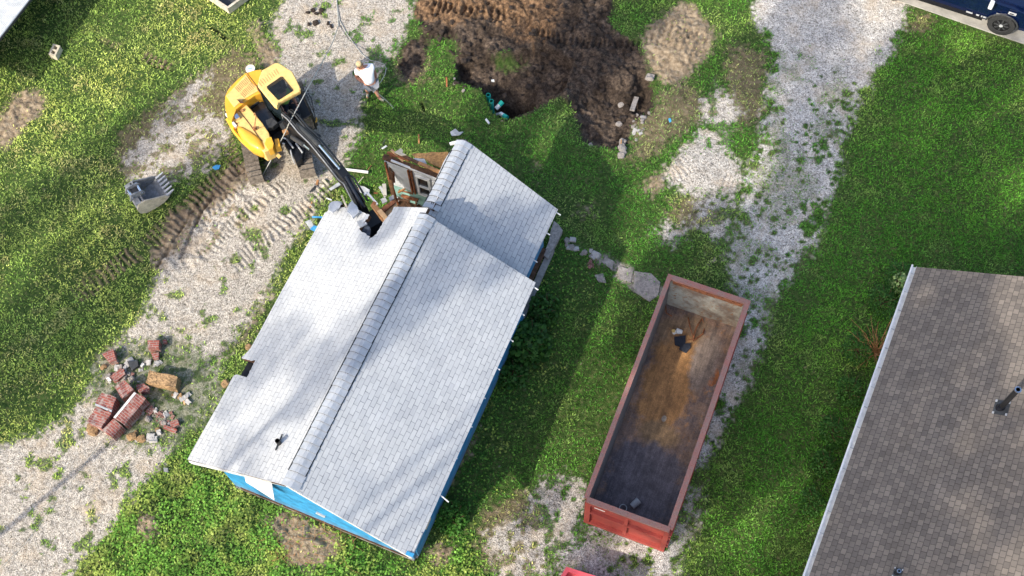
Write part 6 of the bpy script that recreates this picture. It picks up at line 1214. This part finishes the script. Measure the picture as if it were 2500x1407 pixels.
def shrub(u, v, rx, ry, rz_, n, size, cols, lab, seed, name='shrub', group=None, cat='shrub'):
    c = P(u, v, 0); r = thing(name, lab, cat, c, group=group); me = leafcloud('foliage', n, mound(c, rx, ry, rz_), size, cols, seed); o = link('foliage', me, 'leaf', r); o.matrix_parent_inverse = pinv(r)
    b = MB()
    for k in range(7): t = k * .9 + seed; b.tube([c, c + Vector((math.cos(t) * rx * .4, math.sin(t) * ry * .4, rz_ * .6)), c + Vector((math.cos(t + .3) * rx * .75, math.sin(t + .3) * ry * .75, rz_ * .85))], [.02, .012, .005], 5)
    b.build('stems', 'wooddark', r)
g1c = [(.03, .10, .018), (.045, .13, .02), (.06, .16, .03)]
shrub(1288, 845, .75, .8, .9, 900, .17, g1c, 'large leaved dark shrub growing under the right eave of the house', 1)
shrub(1330, 760, .5, .6, .5, 500, .13, g1c, 'dark broadleaf plant beside the house above the large shrub', 2)
shrub(1250, 920, .5, .5, .45, 450, .12, g1c, 'low dark plant beside the house below the large shrub', 3)
shrub(1105, 1265, .5, .5, .55, 700, .09, [(.07, .2, .03), (.05, .15, .02)], 'leafy plant at the lower right corner of the house', 4)
for k, (u, v, s) in enumerate([(2165, 690, .55), (2120, 740, .5), (2060, 860, .5), (2040, 960, .45), (2000, 1060, .45), (1980, 1140, .4), (1950, 1230, .4)]):
    shrub(u + 30, v, s * .9, s * 1.2, .6, 900, .06, [(.04, .12, .02), (.06, .17, .03)], ['rank weed clump at the top corner of the grey roofed house', 'weed clump just above the bare twiggy bush by the white gutter', 'weed clump just below the bare twiggy bush by the white gutter', 'weed clump by the white gutter, second below the bare twiggy bush', 'weed clump by the white gutter, third below the bare twiggy bush', 'weed clump by the white gutter, fourth below the bare twiggy bush', 'weed clump by the white gutter, lowest in the photo'][k], 20 + k, 'weed_clump', 'weed clumps along the white gutter', 'weeds')
shrub(2188, 703, .28, .3, .9, 260, .10, [(.30, .42, .16), (.2, .33, .1)], 'pale yellow green plant at the gutter corner', 31, 'tall_weed', None, 'plant')
tw = thing('bare_bush', 'bare twiggy bush between the lawn and the white gutter', 'bush', G(2128, 850)); b = MB(); base = G(2138, 862)
for k in range(46):
    t = random.uniform(0, 6.28); l_ = random.uniform(.5, 1.5); e_ = random.uniform(.35, 1.2); d_ = Vector((math.cos(t) * math.cos(e_) * 1.0 - .15, math.sin(t) * math.cos(e_), math.sin(e_))); b.tube([base + Vector((random.uniform(-.1, .1), random.uniform(-.1, .1), 0)), base + d_ * l_ * .5 + Vector((0, 0, .05)), base + d_ * l_ + Vector((random.uniform(-.15, .15), random.uniform(-.15, .15), -.1))], [.014, .009, .003], 4)
b.build('twigs', 'wood', tw)
b = MB()
for k in range(60):
    p = G(random.uniform(645, 860), random.uniform(1255, 1390), random.uniform(.02, .15)); t = random.uniform(0, 6.28); l_ = random.uniform(.2, .7); b.tube([p, p + Vector((math.cos(t) * l_ * .5, math.sin(t) * l_ * .5, .06)), p + Vector((math.cos(t + .4) * l_, math.sin(t + .4) * l_, 0))], [.008, .006, .003], 4)
tag(b.build('dead_brush', 'wood'), 'tangle of dead twigs on bare soil below the blue gable wall', kind='stuff')
# ================================================================ TREES (beyond the frame toward the sun; they cast the dappled shade)
TV = []
for k in range(3):
    def crown(r, n, k=k):
        nb = 16; cs = r.normal(0, .38, (nb, 3)); cs[:, 2] *= 1.3; rr = r.uniform(.22, .42, nb); j = r.integers(0, nb, n); d = r.normal(0, 1, (n, 3)); d /= np.linalg.norm(d, axis=1)[:, None]; return cs[j] + d * (rr[j] * r.uniform(.4, 1, n) ** .4)[:, None]
    TV.append(leafcloud('crown', 5200, crown, .085, [(.04, .11, .02), (.06, .15, .03)], 900 + k, var=.2)); TV[-1].materials.append(M['leaf'])
cot = 1 / math.tan(R_(SUN_EL)); SD = Vector((SUNDIR.x, SUNDIR.y, 0)).normalized()
TH = []
for k in range(2):
    def crown(r, n, k=k):
        nb = 14; cs = r.normal(0, .42, (nb, 3)); cs[:, 2] *= 1.3; rr = r.uniform(.2, .4, nb); j = r.integers(0, nb, n); d = r.normal(0, 1, (n, 3)); d /= np.linalg.norm(d, axis=1)[:, None]; return cs[j] + d * (rr[j] * r.uniform(.4, 1, n) ** .4)[:, None]
    TH.append(leafcloud('crown', 1500, crown, .085, [(.04, .11, .02), (.06, .15, .03)], 950 + k, var=.2)); TH[-1].materials.append(M['leaf'])
def tree(u, v, r_, R, k, rz=1.3, thin=0, lab=''):
    s = P(u, v, 0); hh = r_ / cot; c = s - SD * r_; c.z = hh; base = Vector((c.x, c.y, 0)); t = thing('tree', lab, 'tree', base, group='tall trees beyond the yard')
    o = bpy.data.objects.new('crown', TH[k % 2] if thin else TV[k % 3]); C.objects.link(o); o.parent = t; o.location = (0, 0, hh); o.scale = (R, R, R * rz); o.rotation_euler = (0, 0, k * 1.3)
    b = MB(); b.tube([base, base + Vector((.1, 0, hh * .5)), base + Vector((0, .1, hh * .95))], [.085, .07, .03], 8); b.build('trunk', 'wooddark', t)
    b = MB()
    for q in range(6): a5 = q * 1.05 + k; z5 = hh * .72 + q * .03 * hh; b.tube([base + Vector((0, 0, z5)), base + Vector((math.cos(a5) * R * .4, math.sin(a5) * R * .4, z5 + R * .3)), base + Vector((math.cos(a5) * R * .75, math.sin(a5) * R * .75, z5 + R * .5))], [.04, .03, .01], 5)
    b.build('limbs', 'wooddark', t)
TL = [
 (2050, 330, 33, 3.2),
 (2330, 420, 35, 3.2),
 (2080, 700, 31, 3.4),
 (1720, 590, 30, 1.4),
 (1400, 560, 27, 1.0, 2.0),
 (1420, 130, 29, 2.8),
 (2010, 1000, 30, 3.0),
 (2350, 850, 34, 3.4),
 (2250, 1200, 33, 3.0),
 (1620, 1050, 28, 2.0),
 (1120, 850, 26, 1.5, 1.8, 1),
 (190, 440, 26, 1.6, 2.8),
 (330, 590, 26, 1.7, 2.8),
 (60, 880, 26, 1.6, 2.6),
 (860, 830, 27, 1.6, 1.6, 1),
 (30, 1000, 24, 1.4, 1.3, 1),
 (1950, 60, 35, 2.0),
 (1780, 640, 30, 2.4),
]
for k_, q_ in enumerate(TL): tree(q_[0], q_[1], q_[2], q_[3], k_, *(q_[4:] or (1.3,)), lab='tall leafy tree standing beyond the lower left of the yard')
